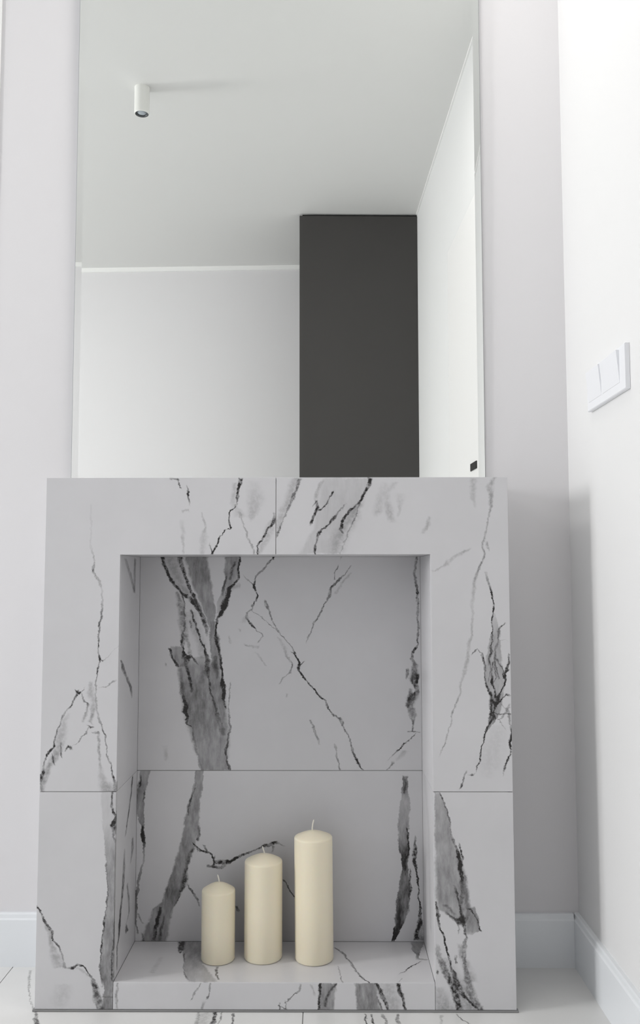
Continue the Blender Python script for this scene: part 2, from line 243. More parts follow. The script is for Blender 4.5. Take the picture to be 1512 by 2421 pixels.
  ('v', 'band', [(0.1533,0.3429,0.0037,0.2),(0.1605,0.3411,0.0093,0.45),(0.1713,0.3357,0.0205,0.4),(0.1821,0.3284,0.028,0.38),(0.2075,0.325,0.0299,0.42),(0.2383,0.3235,0.028,0.4),(0.262,0.3201,0.0253,0.38),(0.2857,0.3147,0.0197,0.38),(0.3076,0.3103,0.0159,0.36),(0.3443,0.3079,0.0128,0.34),(0.3663,0.3054,0.0103,0.32),(0.3903,0.3009,0.0066,0.3)]),
  ('v', 'line', [(0.1803,0.3433,0.0037,0.5),(0.193,0.3416,0.003,0.5),(0.2075,0.3436,0.0041,0.5),(0.2238,0.3439,0.0047,0.45),(0.2374,0.344,0.0026,0.9),(0.2529,0.3405,0.0041,1.0),(0.2656,0.3397,0.0041,1.0),(0.2802,0.3381,0.0037,0.9),(0.293,0.3336,0.0022,0.55),(0.3058,0.3272,0.0024,0.65),(0.3223,0.3246,0.0013,0.35),(0.3461,0.3202,0.0017,0.55),(0.3626,0.3157,0.0015,0.55),(0.3755,0.3121,0.0013,0.45),(0.3893,0.3066,0.0017,0.75)]),
  ('v', 'line', [(0.2656,0.3444,0.0011,0.5),(0.2738,0.3464,0.0024,0.9),(0.2839,0.3437,0.0022,0.75),(0.3003,0.3389,0.0017,0.75)]),
  ('v', 'soft', [(0.1822,0.3535,0.0056,0.4),(0.1984,0.3528,0.0048,0.4),(0.2166,0.3512,0.0041,0.35),(0.242,0.3497,0.0022,0.5)]),
  ('v', 'line', [(0.0021,0.375,0.0063,0.6),(0.0119,0.3687,0.0074,0.6),(0.0279,0.3597,0.0078,0.5),(0.051,0.3526,0.007,0.5),(0.0725,0.3492,0.0052,0.42),(0.0904,0.3457,0.0026,0.55),(0.1119,0.346,0.0046,0.4),(0.1335,0.3497,0.0022,0.6),(0.1497,0.3475,0.0026,0.65),(0.1623,0.343,0.0048,0.85),(0.1858,0.3405,0.0017,0.65),(0.1984,0.337,0.0017,0.75),(0.2129,0.3325,0.0017,0.65),(0.2238,0.3289,0.0013,0.55)]),
  ('v', 'band', [(0.138,0.3576,0.0056,0.2),(0.1443,0.3623,0.0126,0.42),(0.1623,0.3598,0.0145,0.45),(0.1831,0.3582,0.0093,0.42)]),
  ('v', 'line', [(0.1452,0.3753,0.0017,0.85),(0.1587,0.3718,0.0015,0.75),(0.1713,0.3655,0.0015,0.65),(0.1822,0.3563,0.002,0.85)]),
  ('v', 'soft', [(0.0546,0.3564,0.0111,0.3),(0.0814,0.3512,0.0074,0.25),(0.1011,0.3403,0.0048,0.3),(0.1191,0.3387,0.0048,0.35)]),
  ('v', 'line', [(0.0021,0.3722,0.0033,0.8),(0.0101,0.3631,0.003,0.8),(0.0207,0.3503,0.0033,0.8),(0.0314,0.3412,0.0052,0.8),(0.0492,0.3322,0.0052,0.75),(0.0671,0.3269,0.0052,0.62),(0.0814,0.3215,0.0022,0.75),(0.0993,0.318,0.0019,0.75),(0.1172,0.3136,0.002,0.85),(0.1352,0.3073,0.0015,0.8),(0.1478,0.3019,0.0017,0.75),(0.1622,0.3002,0.0024,0.75),(0.1803,0.2985,0.0028,0.65),(0.1929,0.2959,0.0017,0.75)]),
  ('v', 'line', [(0.002,0.3371,0.0063,0.8),(0.0118,0.3354,0.0063,0.8),(0.0278,0.3301,0.007,0.7),(0.0492,0.323,0.0063,0.78),(0.0688,0.3121,0.0063,0.6),(0.0903,0.3031,0.0052,0.5),(0.1082,0.2977,0.0052,0.3),(0.119,0.2969,0.0037,0.2)]),
  ('v', 'soft', [(0.002,0.3113,0.0203,0.34),(0.0189,0.3041,0.0166,0.28),(0.0438,0.297,0.0111,0.15)]),
  ('v', 'soft', [(0.003,0.3556,0.0139,0.35),(0.0403,0.3414,0.012,0.32),(0.0635,0.3268,0.012,0.22),(0.0939,0.3124,0.0093,0.14)]),
  ('u', 'line', [(0.3134,0.174,0.0033,0.4),(0.3244,0.1659,0.0032,0.6),(0.3355,0.1605,0.0051,0.78),(0.3467,0.1623,0.0061,0.8)]),
  ('v', 'line', [(0.1388,0.3362,0.0009,0.4),(0.1569,0.3355,0.0017,0.55)]),
  ('v', 'line', [(0.0877,0.3309,0.0017,0.55),(0.0993,0.3301,0.002,0.45)]),
  ('v', 'line', [(0.067,0.2976,0.0019,0.7),(0.0715,0.2977,0.0019,0.75)]),
  ('v', 'soft', [(0.1749,0.3283,0.0034,0.4),(0.1893,0.3136,0.0041,0.4)]),
 ],
 'front_plinth': [
  ('v', 'soft', [(0.0019,-0.2895,0.0016,0.25),(0.0245,-0.2895,0.0025,0.4),(0.0511,-0.2883,0.0018,0.45)]),
  ('v', 'line', [(0.0224,-0.1533,0.0012,0.45),(0.0366,-0.1442,0.0018,0.35),(0.0514,-0.1357,0.0014,0.35)]),
  ('v', 'line', [(0.0235,-0.1244,0.0016,0.65),(0.0327,-0.1206,0.0014,0.45),(0.0514,-0.1187,0.0018,0.3)]),
  ('v', 'soft', [(0.0042,-0.1324,0.0018,0.45),(0.017,-0.1297,0.0029,0.15)]),
  ('v', 'line', [(0.0172,0.0191,0.0013,0.45),(0.0244,0.0256,0.0019,0.55),(0.0317,0.0374,0.0021,0.55),(0.0379,0.0427,0.0021,0.4),(0.0492,0.0477,0.0019,0.3)]),
  ('v', 'line', [(0.0007,0.0069,0.0017,0.75),(0.0079,0.0084,0.0015,0.6),(0.0151,0.0086,0.0013,0.55)]),
  ('u', 'line', [(0.0084,0.0099,0.0012,0.5),(0.0159,0.0058,0.0012,0.55),(0.0211,0.0052,0.0014,0.55)]),
  ('v', 'line', [(0.0058,0.0202,0.0013,0.5),(0.0182,0.0185,0.0011,0.4)]),
  ('v', 'soft', [(0.0317,0.0721,0.0021,0.22),(0.0462,0.0663,0.0019,0.18)]),
  ('v', 'band', [(-0.0002,0.092,0.0141,0.48),(0.0194,0.0931,0.015,0.44),(0.05,0.0958,0.0163,0.4)]),
  ('v', 'line', [(0.0008,0.0792,0.0019,0.9),(0.0214,0.0809,0.0019,0.9),(0.0359,0.0824,0.0021,0.85),(0.0493,0.0829,0.0028,0.95)]),
  ('v', 'soft', [(0.0111,0.0906,0.0026,0.55),(0.0276,0.0942,0.0026,0.65),(0.038,0.1018,0.0034,0.55),(0.0494,0.1093,0.003,0.65)]),
  ('v', 'band', [(-0.0,0.1707,0.0206,0.5),(0.0278,0.1682,0.0197,0.48),(0.0501,0.1651,0.0206,0.45)]),
  ('v', 'line', [(0.0001,0.2066,0.0034,0.88),(0.0155,0.2025,0.0039,0.82),(0.0278,0.1961,0.0047,0.75),(0.0402,0.1908,0.0043,0.72),(0.0501,0.1838,0.0034,0.75)]),
  ('v', 'line', [(0.0011,0.1931,0.0017,0.8),(0.0113,0.1917,0.0015,0.65),(0.0278,0.1875,0.0017,0.4)]),
  ('v', 'soft', [(0.0001,0.2195,0.0128,0.22),(0.0196,0.2132,0.0133,0.22),(0.0502,0.2038,0.015,0.18)]),
  ('v', 'line', [(0.0001,0.2404,0.003,0.75),(0.0114,0.2367,0.0026,0.78),(0.0238,0.2325,0.003,0.8),(0.0362,0.2283,0.0039,0.7),(0.0502,0.2242,0.0047,0.8)]),
 ],
 'niche_back_upper': [
  ('v', 'line', [(0.6699,-0.1541,0.0019,0.2),(0.6804,-0.1554,0.0037,0.5),(0.699,-0.1603,0.0047,0.7),(0.7176,-0.1686,0.0056,0.72),(0.7363,-0.1806,0.0056,0.82),(0.7503,-0.1948,0.0056,0.82),(0.762,-0.2114,0.0038,0.82),(0.7784,-0.2257,0.0042,0.8),(0.7948,-0.2365,0.0033,0.9),(0.8136,-0.245,0.0038,0.72),(0.836,-0.25,0.0038,0.7)]),
  ('v', 'line', [(0.7223,-0.1687,0.0042,0.5),(0.7386,-0.1759,0.0042,0.72),(0.7596,-0.1878,0.0038,0.82),(0.7784,-0.1951,0.0038,0.78),(0.7971,-0.2024,0.0042,0.82),(0.8112,-0.2096,0.0047,0.82),(0.8348,-0.2134,0.0052,0.8)]),
  ('v', 'band', [(0.6664,-0.1436,0.0023,0.2),(0.685,-0.1449,0.0052,0.32),(0.7083,-0.1474,0.0099,0.42),(0.7316,-0.1523,0.0146,0.4),(0.7549,-0.1596,0.0174,0.4),(0.7783,-0.1669,0.0207,0.46),(0.8018,-0.1718,0.0217,0.5),(0.8347,-0.1792,0.0236,0.52)]),
  ('v', 'soft', [(0.7503,-0.1924,0.0141,0.3),(0.7714,-0.2091,0.0118,0.3),(0.8019,-0.2236,0.0118,0.3),(0.8348,-0.2358,0.0165,0.3)]),
  ('v', 'soft', [(0.6525,-0.2043,0.0033,0.6),(0.6711,-0.2029,0.0066,0.48),(0.6967,-0.2048,0.008,0.48),(0.727,-0.2091,0.0066,0.5),(0.7573,-0.2179,0.0038,0.5)]),
  ('v', 'line', [(0.6502,-0.2066,0.0021,0.75),(0.6711,-0.2062,0.0019,0.6),(0.6967,-0.2013,0.0019,0.45),(0.7316,-0.2028,0.0019,0.55),(0.7597,-0.2078,0.0021,0.6)]),
  ('v', 'line', [(0.4685,-0.1199,0.0065,0.42),(0.4914,-0.127,0.0058,0.4),(0.512,-0.1318,0.0028,0.55),(0.5349,-0.1402,0.0019,0.65),(0.5625,-0.1474,0.0019,0.65),(0.5832,-0.1522,0.0023,0.65),(0.6016,-0.1535,0.0056,0.65),(0.6247,-0.1537,0.0047,0.65),(0.6386,-0.1574,0.0028,0.82),(0.6548,-0.1657,0.0021,0.82),(0.6757,-0.1729,0.0021,0.82),(0.6943,-0.179,0.0021,0.75),(0.7223,-0.1886,0.0023,0.6)]),
  ('v', 'line', [(0.6862,-0.1871,0.0021,0.5),(0.699,-0.1896,0.0023,0.5)]),
  ('v', 'line', [(0.5165,-0.1151,0.0007,0.1),(0.5234,-0.1156,0.0021,0.85),(0.5395,-0.1192,0.0028,0.95),(0.5647,-0.1206,0.0047,0.97),(0.5924,-0.1213,0.0021,0.92),(0.6155,-0.1252,0.0023,0.97),(0.6386,-0.1293,0.0021,0.97),(0.6618,-0.1349,0.0033,1.0),(0.685,-0.136,0.0023,0.97),(0.7036,-0.1333,0.0023,1.0),(0.7164,-0.1252,0.0042,1.0),(0.7339,-0.1183,0.0066,1.0),(0.7526,-0.1114,0.0047,1.0),(0.7666,-0.108,0.0052,1.0),(0.7759,-0.0986,0.0028,0.92),(0.7888,-0.0905,0.0033,0.9),(0.8017,-0.0894,0.0024,0.9),(0.8346,-0.0877,0.0024,0.9)]),
  ('v', 'band', [(0.7176,-0.1311,0.0047,0.2),(0.7432,-0.1243,0.008,0.28),(0.7666,-0.1174,0.0071,0.38),(0.7783,-0.1081,0.0103,0.4),(0.8017,-0.1059,0.0146,0.44),(0.8346,-0.1033,0.0151,0.42)]),
  ('v', 'line', [(0.7877,-0.1081,0.0028,0.45),(0.8064,-0.1024,0.0033,0.65),(0.8229,-0.0978,0.0024,0.65)]),
  ('v', 'line', [(0.7549,-0.122,0.0023,0.4),(0.7713,-0.1193,0.0033,0.65),(0.7924,-0.1164,0.0019,0.6)]),
  ('u', 'soft', [(-0.1056,0.7666,0.007,0.3),(-0.088,0.7736,0.0047,0.25)]),
  ('v', 'band', [(0.3946,-0.1355,0.0282,0.4),(0.4321,-0.1428,0.0352,0.38),(0.4548,-0.1453,0.0399,0.4),(0.4868,-0.1525,0.0437,0.45),(0.5234,-0.1587,0.0456,0.48),(0.5694,-0.1649,0.0455,0.46),(0.6062,-0.1699,0.0439,0.4),(0.6247,-0.1701,0.014,0.2)]),
  ('v', 'band', [(0.6016,-0.1337,0.0093,0.35),(0.6247,-0.1351,0.0108,0.48),(0.6502,-0.1376,0.0112,0.45),(0.6734,-0.1401,0.0094,0.35),(0.6989,-0.1415,0.0052,0.2)]),
  ('v', 'band', [(0.6063,-0.2085,0.0093,0.42),(0.6271,-0.2169,0.015,0.42),(0.6461,-0.2183,0.014,0.35)]),
  ('v', 'line', [(0.6074,-0.2162,0.0037,0.92),(0.6248,-0.2262,0.0019,0.75),(0.6421,-0.2335,0.0021,0.8)]),
  ('v', 'line', [(0.5544,-0.1858,0.0023,0.4),(0.5694,-0.1878,0.0037,0.75),(0.5878,-0.1931,0.0037,0.75),(0.6086,-0.1968,0.0033,0.6),(0.6247,-0.1982,0.0084,0.95),(0.6386,-0.2042,0.0023,0.85),(0.6572,-0.2074,0.0021,0.7)]),
  ('u', 'line', [(-0.2005,0.6236,0.0037,0.8),(-0.1865,0.6282,0.0037,0.75),(-0.177,0.6155,0.0037,0.55),(-0.1718,0.6109,0.0018,0.4)]),
  ('v', 'line', [(0.4811,-0.1862,0.0019,0.7),(0.4879,-0.1962,0.0028,0.85),(0.5028,-0.1934,0.0028,0.85),(0.512,-0.1993,0.0065,1.0),(0.5234,-0.1971,0.0056,1.0),(0.5395,-0.2008,0.0037,0.97),(0.551,-0.2062,0.0028,0.5),(0.574,-0.2058,0.0037,0.35)]),
  ('v', 'line', [(0.3946,-0.1073,0.0019,0.6),(0.4025,-0.1078,0.0023,0.65),(0.4207,-0.1114,0.0016,0.65),(0.4343,-0.1138,0.003,0.65),(0.4594,-0.1082,0.0021,0.55),(0.4822,-0.1056,0.0021,0.45),(0.5234,-0.1086,0.0014,0.35),(0.5464,-0.1065,0.0014,0.45),(0.5716,-0.1055,0.0014,0.3)]),
  ('v', 'line', [(0.3946,-0.1633,0.0028,0.5),(0.4093,-0.1681,0.0023,0.3),(0.4434,-0.1777,0.0023,0.3),(0.4776,-0.1827,0.0019,0.3)]),
  ('v', 'soft', [(0.4548,-0.1615,0.0093,0.1),(0.5005,-0.1666,0.0163,0.15),(0.5579,-0.1741,0.014,0.15)]),
  ('v', 'line', [(0.7245,-0.0608,0.0019,0.4),(0.7338,-0.0596,0.0026,0.82),(0.7408,-0.0526,0.0019,0.75),(0.7525,-0.0496,0.0021,0.75),(0.7618,-0.0527,0.0019,0.85),(0.7724,-0.0575,0.0024,0.95),(0.7806,-0.0559,0.0016,0.75),(0.7946,-0.0517,0.0021,0.4),(0.8028,-0.0447,0.0028,0.4),(0.8134,-0.0329,0.0021,0.55),(0.8251,-0.0231,0.0028,0.65),(0.827,-0.0184,0.0031,0.75),(0.8345,-0.0165,0.0024,0.8)]),
  ('v', 'line', [(0.7735,-0.0587,0.0014,0.6),(0.7829,-0.0681,0.0016,0.35),(0.7947,-0.0764,0.0012,0.2)]),
  ('v', 'line', [(0.6316,0.0284,0.0019,0.7),(0.6478,0.0191,0.0014,0.45),(0.6663,0.005,0.0012,0.45),(0.6826,-0.0114,0.0012,0.5),(0.6989,-0.0302,0.0012,0.45),(0.7128,-0.0466,0.0012,0.5),(0.7222,-0.0619,0.0012,0.35)]),
  ('v', 'line', [(0.6675,0.0027,0.0012,0.3),(0.6849,-0.0091,0.0012,0.42),(0.7082,-0.0208,0.0016,0.5),(0.7291,-0.0303,0.0035,0.5),(0.742,-0.0343,0.0023,0.45)]),
  ('v', 'soft', [(0.6085,0.0226,0.0014,0.5),(0.6246,0.0156,0.0023,0.3),(0.6431,0.0074,0.0037,0.22),(0.6652,-0.0043,0.0023,0.2)]),
  ('v', 'line', [(0.3952,0.1699,0.0014,0.8),(0.4022,0.1635,0.002,0.85),(0.4121,0.1575,0.0028,0.85),(0.426,0.1515,0.0026,0.6),(0.4399,0.1465,0.002,0.55),(0.4638,0.1395,0.0018,0.5),(0.4857,0.1295,0.0018,0.5),(0.4997,0.1214,0.0024,0.55),(0.5077,0.1092,0.0026,0.55),(0.5197,0.0991,0.0018,0.7),(0.5377,0.091,0.0022,0.8),(0.5427,0.0829,0.0024,0.85),(0.5456,0.0809,0.0026,0.85),(0.5647,0.0634,0.0019,0.85),(0.5831,0.0471,0.0021,0.85),(0.5969,0.0378,0.0021,0.92),(0.6038,0.0355,0.003,1.0),(0.6154,0.0378,0.0023,0.95),(0.6246,0.0331,0.0019,0.82),(0.6327,0.0238,0.0021,0.7)]),
  ('v', 'line', [(0.6096,0.0366,0.0014,0.8),(0.6154,0.0448,0.0016,0.7)]),
  ('v', 'line', [(0.5705,-0.0029,0.0016,0.3),(0.5831,0.0052,0.0021,0.28),(0.5923,0.0196,0.0021,0.45),(0.6085,0.0238,0.0016,0.5)]),
  ('v', 'line', [(0.6559,-0.0476,0.0026,0.4),(0.6663,-0.0394,0.0016,0.35),(0.6745,-0.0418,0.0014,0.4),(0.6803,-0.0512,0.0016,0.65),(0.6907,-0.0606,0.0033,0.97),(0.6989,-0.0677,0.003,0.65),(0.7082,-0.0729,0.0023,0.35),(0.7163,-0.0725,0.0019,0.45),(0.7233,-0.0631,0.0016,0.3)]),
  ('v', 'soft', [(0.6966,-0.0794,0.0061,0.12),(0.7082,-0.0701,0.0061,0.14)]),
  ('u', 'soft', [(-0.0756,0.6497,0.0019,0.3),(-0.0651,0.6474,0.0019,0.15),(-0.0464,0.6464,0.0028,0.22)]),
  ('v', 'soft', [(0.6096,-0.0322,0.0021,0.3),(0.6247,-0.0439,0.0023,0.18),(0.6339,-0.0522,0.0019,0.1)]),
  ('v', 'soft', [(0.6791,-0.0861,0.0019,0.2),(0.6815,-0.0863,0.0023,0.3)]),
  ('v', 'soft', [(0.6536,-0.1067,0.0021,0.22),(0.6687,-0.1073,0.0019,0.2)]),
  ('v', 'soft', [(0.5436,0.0122,0.0019,0.2),(0.5486,0.0122,0.0019,0.3)]),
  ('v', 'soft', [(0.6074,-0.2396,0.0014,0.3),(0.6109,-0.2406,0.0014,0.3)]),
  ('v', 'soft', [(0.4138,-0.2381,0.0023,0.08),(0.4229,-0.2378,0.0037,0.2),(0.4434,-0.2403,0.0056,0.06)]),
  ('v', 'soft', [(0.6247,-0.1631,0.007,0.25),(0.6502,-0.1657,0.0094,0.22),(0.685,-0.1801,0.0108,0.2),(0.7176,-0.1886,0.0117,0.18)]),
  ('v', 'soft', [(0.634,-0.1901,0.0037,0.5),(0.6433,-0.1913,0.0023,0.35),(0.6711,-0.1987,0.0033,0.4)]),
  ('v', 'soft', [(0.4776,-0.1827,0.0046,0.2),(0.512,-0.1865,0.0056,0.3),(0.5395,-0.1973,0.0061,0.35),(0.5694,-0.2064,0.0061,0.3),(0.6016,-0.2108,0.0047,0.3)]),
  ('v', 'soft', [(0.5188,-0.1575,0.007,0.14),(0.5602,-0.1672,0.007,0.18),(0.597,-0.1582,0.0061,0.35)]),
  ('v', 'soft', [(0.5809,-0.1335,0.0023,0.3),(0.597,-0.1348,0.0047,0.45),(0.6247,-0.1374,0.0033,0.5)]),
  ('v', 'line', [(0.657,0.0534,0.001,0.3),(0.6728,0.0606,0.0016,0.5),(0.6951,0.0688,0.002,0.55),(0.7155,0.0811,0.0018,0.5),(0.7379,0.0934,0.0014,0.6),(0.7542,0.1006,0.0041,0.5),(0.7664,0.1037,0.0033,0.6),(0.7766,0.1119,0.0033,0.7),(0.7848,0.1201,0.0049,0.6),(0.7971,0.1325,0.0014,0.5),(0.8155,0.1469,0.0012,0.4)]),
  ('v', 'line', [(0.7889,0.1115,0.0014,0.55),(0.8012,0.113,0.0012,0.55),(0.8156,0.1198,0.0012,0.5)]),
  ('v', 'soft', [(0.7582,0.1139,0.0029,0.25),(0.7868,0.1345,0.0025,0.2),(0.7991,0.1448,0.0029,0.3)]),
  ('v', 'line', [(0.8279,0.1244,0.0008,0.1),(0.8351,0.1254,0.0012,0.3)]),
  ('v', 'line', [(0.4488,0.0808,0.002,0.3),(0.4637,0.0747,0.0024,0.42),(0.4797,0.0676,0.0024,0.42),(0.4957,0.0605,0.0018,0.42)]),
  ('v', 'line', [(0.3952,0.1211,0.0018,0.5),(0.424,0.1141,0.0016,0.38),(0.4458,0.1131,0.0016,0.22)]),
  ('v', 'line', [(0.4727,0.2722,0.0018,0.5),(0.4877,0.2733,0.002,0.6),(0.5076,0.2735,0.0085,0.42),(0.5236,0.2676,0.0077,0.52),(0.5437,0.2728,0.0118,0.62),(0.5537,0.282,0.0032,0.8),(0.5637,0.2811,0.0045,0.7),(0.5838,0.2762,0.0098,0.62),(0.608,0.2795,0.0057,0.5),(0.6221,0.2725,0.0031,0.55),(0.6352,0.2757,0.0031,0.82),(0.6524,0.285,0.0018,0.7),(0.6747,0.2863,0.002,0.5),(0.7255,0.2857,0.0025,0.4),(0.7499,0.286,0.0023,0.82),(0.7703,0.2841,0.0025,0.65),(0.7969,0.2803,0.0029,0.45),(0.8338,0.2837,0.0025,0.6)]),
  ('v', 'line', [(0.5818,0.261,0.0016,0.2),(0.5909,0.2621,0.0033,0.55),(0.5999,0.2621,0.0031,0.5)]),
  ('v', 'line', [(0.5236,0.2635,0.0032,0.5),(0.5377,0.2657,0.0049,0.7),(0.5577,0.2689,0.0045,0.4)]),
  ('v', 'line', [(0.5738,0.2833,0.0033,0.8),(0.5878,0.2824,0.0037,0.7)]),
  ('u', 'line', [(0.2641,0.4727,0.0014,0.45),(0.2863,0.4707,0.0014,0.45)]),
  ('v', 'line', [(0.4121,0.2201,0.0008,0.1),(0.42,0.2283,0.0014,0.22),(0.4319,0.2405,0.0022,0.75),(0.4459,0.2547,0.0026,0.85),(0.4538,0.2649,0.0018,0.62),(0.4658,0.2782,0.0014,0.5)]),
  ('v', 'line', [(0.3947,0.22,0.0012,0.3),(0.4002,0.2261,0.0018,0.5),(0.4101,0.2322,0.0026,0.42)]),
  ('v', 'soft', [(0.4161,0.2424,0.0048,0.12),(0.4319,0.2566,0.0061,0.22)]),
 ],
 'niche_back_lower': [
  ('v', 'band', [(0.0688,-0.2909,0.0025,0.5),(0.0878,-0.2947,0.0021,0.5),(0.105,-0.2964,0.0025,0.6),(0.131,-0.2954,0.0029,0.6),(0.157,-0.2922,0.0032,0.52),(0.1831,-0.2881,0.0032,0.42),(0.2092,-0.2813,0.0018,0.28),(0.2354,-0.2799,0.0025,0.55),(0.2617,-0.2812,0.0043,0.72),(0.2792,-0.2841,0.0029,0.6),(0.2968,-0.288,0.0065,0.45),(0.3144,-0.2909,0.0083,0.45),(0.3408,-0.2886,0.009,0.5),(0.3761,-0.2828,0.0105,0.45),(0.3947,-0.2804,0.0105,0.42)]),
  ('v', 'line', [(0.3602,-0.2907,0.0016,0.65),(0.3814,-0.2889,0.002,0.7)]),
  ('v', 'line', [(0.3302,-0.2836,0.0011,0.3),(0.3443,-0.2809,0.002,0.72),(0.3532,-0.2807,0.0014,0.4)]),
  ('v', 'line', [(0.2424,-0.2798,0.0016,0.6),(0.2617,-0.2812,0.0029,0.8),(0.281,-0.2841,0.0018,0.7)]),
  ('v', 'band', [(0.0525,-0.2586,0.0259,0.45),(0.062,-0.2551,0.0259,0.45),(0.0878,-0.2483,0.0236,0.45),(0.1138,-0.2397,0.02,0.48),(0.1311,-0.2274,0.015,0.55),(0.1571,-0.217,0.0165,0.55),(0.1919,-0.2066,0.0154,0.5),(0.218,-0.1998,0.0162,0.48),(0.2443,-0.1902,0.0155,0.45),(0.2618,-0.1858,0.0155,0.42),(0.2881,-0.1825,0.0162,0.45),(0.3232,-0.1793,0.0126,0.45),(0.3585,-0.1715,0.0101,0.42),(0.3948,-0.1664,0.0072,0.4)]),
  ('v', 'line', [(0.3039,-0.1908,0.0018,0.7),(0.332,-0.1857,0.0018,0.75),(0.3444,-0.1813,0.0016,0.65),(0.3603,-0.1751,0.0016,0.45),(0.3691,-0.1739,0.0016,0.35)]),
  ('v', 'soft', [(0.2513,-0.1696,0.0025,0.75),(0.2653,-0.1675,0.0025,0.6),(0.2811,-0.168,0.0032,0.5)]),
  ('v', 'soft', [(0.1103,-0.2218,0.0018,0.3),(0.1276,-0.2149,0.0016,0.5),(0.138,-0.2078,0.0021,0.8),(0.1606,-0.1973,0.0043,0.95),(0.1745,-0.1948,0.0047,0.95),(0.1919,-0.1932,0.0032,0.72),(0.2181,-0.1872,0.0036,0.6),(0.2355,-0.1802,0.0043,0.6)]),
  ('v', 'line', [(0.1225,-0.1662,0.0016,0.4),(0.1416,-0.1739,0.0029,0.62),(0.152,-0.1811,0.0029,0.62),(0.1641,-0.1893,0.0016,0.65)]),
  ('v', 'line', [(0.0534,-0.2586,0.0036,0.75),(0.0792,-0.2536,0.0036,0.85),(0.0999,-0.2494,0.0036,0.92),(0.1189,-0.2443,0.0036,0.6)]),
  ('v', 'soft', [(0.0534,-0.2461,0.0039,0.62),(0.0706,-0.2445,0.0032,0.62),(0.0878,-0.2403,0.0029,0.55),(0.0999,-0.2378,0.0021,0.4)]),
  ('v', 'line', [(0.0861,-0.2786,0.0018,0.3),(0.093,-0.285,0.002,0.4),(0.1033,-0.291,0.0027,0.5)]),
  ('v', 'line', [(0.0533,-0.2796,0.0025,0.65),(0.0671,-0.2811,0.0021,0.6)]),
  ('u', 'line', [(-0.1786,0.2447,0.0025,0.9),(-0.1716,0.2343,0.0037,0.97),(-0.1602,0.2314,0.0022,0.9),(-0.1501,0.2265,0.0022,0.92),(-0.1386,0.2196,0.0025,0.92),(-0.1335,0.2098,0.0039,0.85),(-0.1196,0.2073,0.0044,0.8),(-0.1045,0.2098,0.0037,0.95),(-0.0919,0.2172,0.0037,0.92),(-0.0793,0.2233,0.0025,0.85),(-0.0616,0.2283,0.0017,0.55),(-0.049,0.2357,0.0017,0.55),(-0.0339,0.2413,0.002,0.75),(-0.0238,0.2431,0.0037,0.85),(-0.0111,0.2468,0.0032,0.92),(-0.0036,0.2463,0.0015,0.42),(0.0091,0.2424,0.001,0.2)]),
  ('v', 'line', [(0.2306,-0.1514,0.0018,0.8),(0.2417,-0.1573,0.0028,0.8)]),
  ('v', 'line', [(0.2036,-0.1372,0.003,0.8),(0.2184,-0.1348,0.0015,0.8)]),
  ('u', 'line', [(-0.1498,0.2004,0.0022,0.5),(-0.1372,0.1995,0.0032,0.72),(-0.122,0.1982,0.0027,0.55),(-0.1125,0.2029,0.0015,0.4)]),
  ('v', 'line', [(0.229,-0.0174,0.0018,0.3),(0.2394,-0.0157,0.0023,0.6)]),
  ('v', 'line', [(0.1395,0.0289,0.002,0.72),(0.1585,0.0168,0.0018,0.62),(0.1744,0.0054,0.0018,0.62)]),
  ('v', 'line', [(0.1132,-0.0862,0.003,0.5),(0.1205,-0.0893,0.004,0.6)]),
  ('v', 'band', [(0.0558,0.2298,0.0037,0.9),(0.0698,0.2357,0.0058,0.82),(0.0878,0.2431,0.0099,0.7),(0.1138,0.2474,0.0128,0.65),(0.1439,0.2518,0.0137,0.6),(0.1741,0.2541,0.0095,0.58),(0.1984,0.2554,0.0058,0.7),(0.2246,0.2552,0.0087,0.65),(0.2469,0.2506,0.0108,0.55),(0.2713,0.2519,0.0108,0.42),(0.2916,0.2531,0.0108,0.34),(0.312,0.2543,0.0117,0.32),(0.3324,0.2555,0.0088,0.32),(0.3529,0.2557,0.0063,0.5),(0.3795,0.258,0.0063,0.55)]),
  ('v', 'line', [(0.3467,0.255,0.0025,0.5),(0.3734,0.2579,0.0021,0.5)]),
  ('v', 'line', [(0.1822,0.2548,0.0012,0.4),(0.1963,0.2554,0.0021,0.9),(0.2145,0.257,0.0025,0.82),(0.2348,0.2626,0.0025,0.85),(0.251,0.2617,0.0021,0.9),(0.2754,0.2602,0.0019,0.9)]),
  ('v', 'line', [(0.1319,0.2631,0.0014,0.4),(0.158,0.2644,0.0031,0.85),(0.1923,0.2657,0.0015,0.55)]),
  ('v', 'line', [(0.0738,0.2378,0.0029,0.8),(0.0898,0.2421,0.0029,0.7),(0.1138,0.2402,0.0025,0.6)]),
  ('v', 'line', [(0.0559,0.2764,0.0054,0.82),(0.0738,0.2781,0.0045,0.82),(0.0878,0.2844,0.005,0.92),(0.1139,0.2846,0.0021,0.82),(0.144,0.2829,0.0017,0.82),(0.1701,0.279,0.0017,0.82),(0.1903,0.2771,0.0019,0.82),(0.2085,0.2746,0.0033,0.92),(0.2216,0.2743,0.0042,0.92),(0.2388,0.2761,0.0033,0.8),(0.2612,0.2767,0.0012,0.3)]),
  ('v', 'soft', [(0.0559,0.2872,0.0091,0.45),(0.0838,0.2874,0.0062,0.3)]),
 ],
 'niche_shelf': [
  ('v', 'line', [(0.0004,0.1716,0.0015,0.9),(0.0106,0.1645,0.0019,0.88),(0.0247,0.1565,0.0026,0.65),(0.0488,0.1486,0.0018,0.45),(0.0787,0.1406,0.0023,0.5),(0.1071,0.1322,0.0025,0.55),(0.131,0.1235,0.0026,0.5),(0.1473,0.1109,0.0028,0.55)]),
  ('v', 'line', [(0.002,0.1242,0.0011,0.6),(0.0293,0.1195,0.0011,0.42),(0.066,0.1156,0.0011,0.3)]),
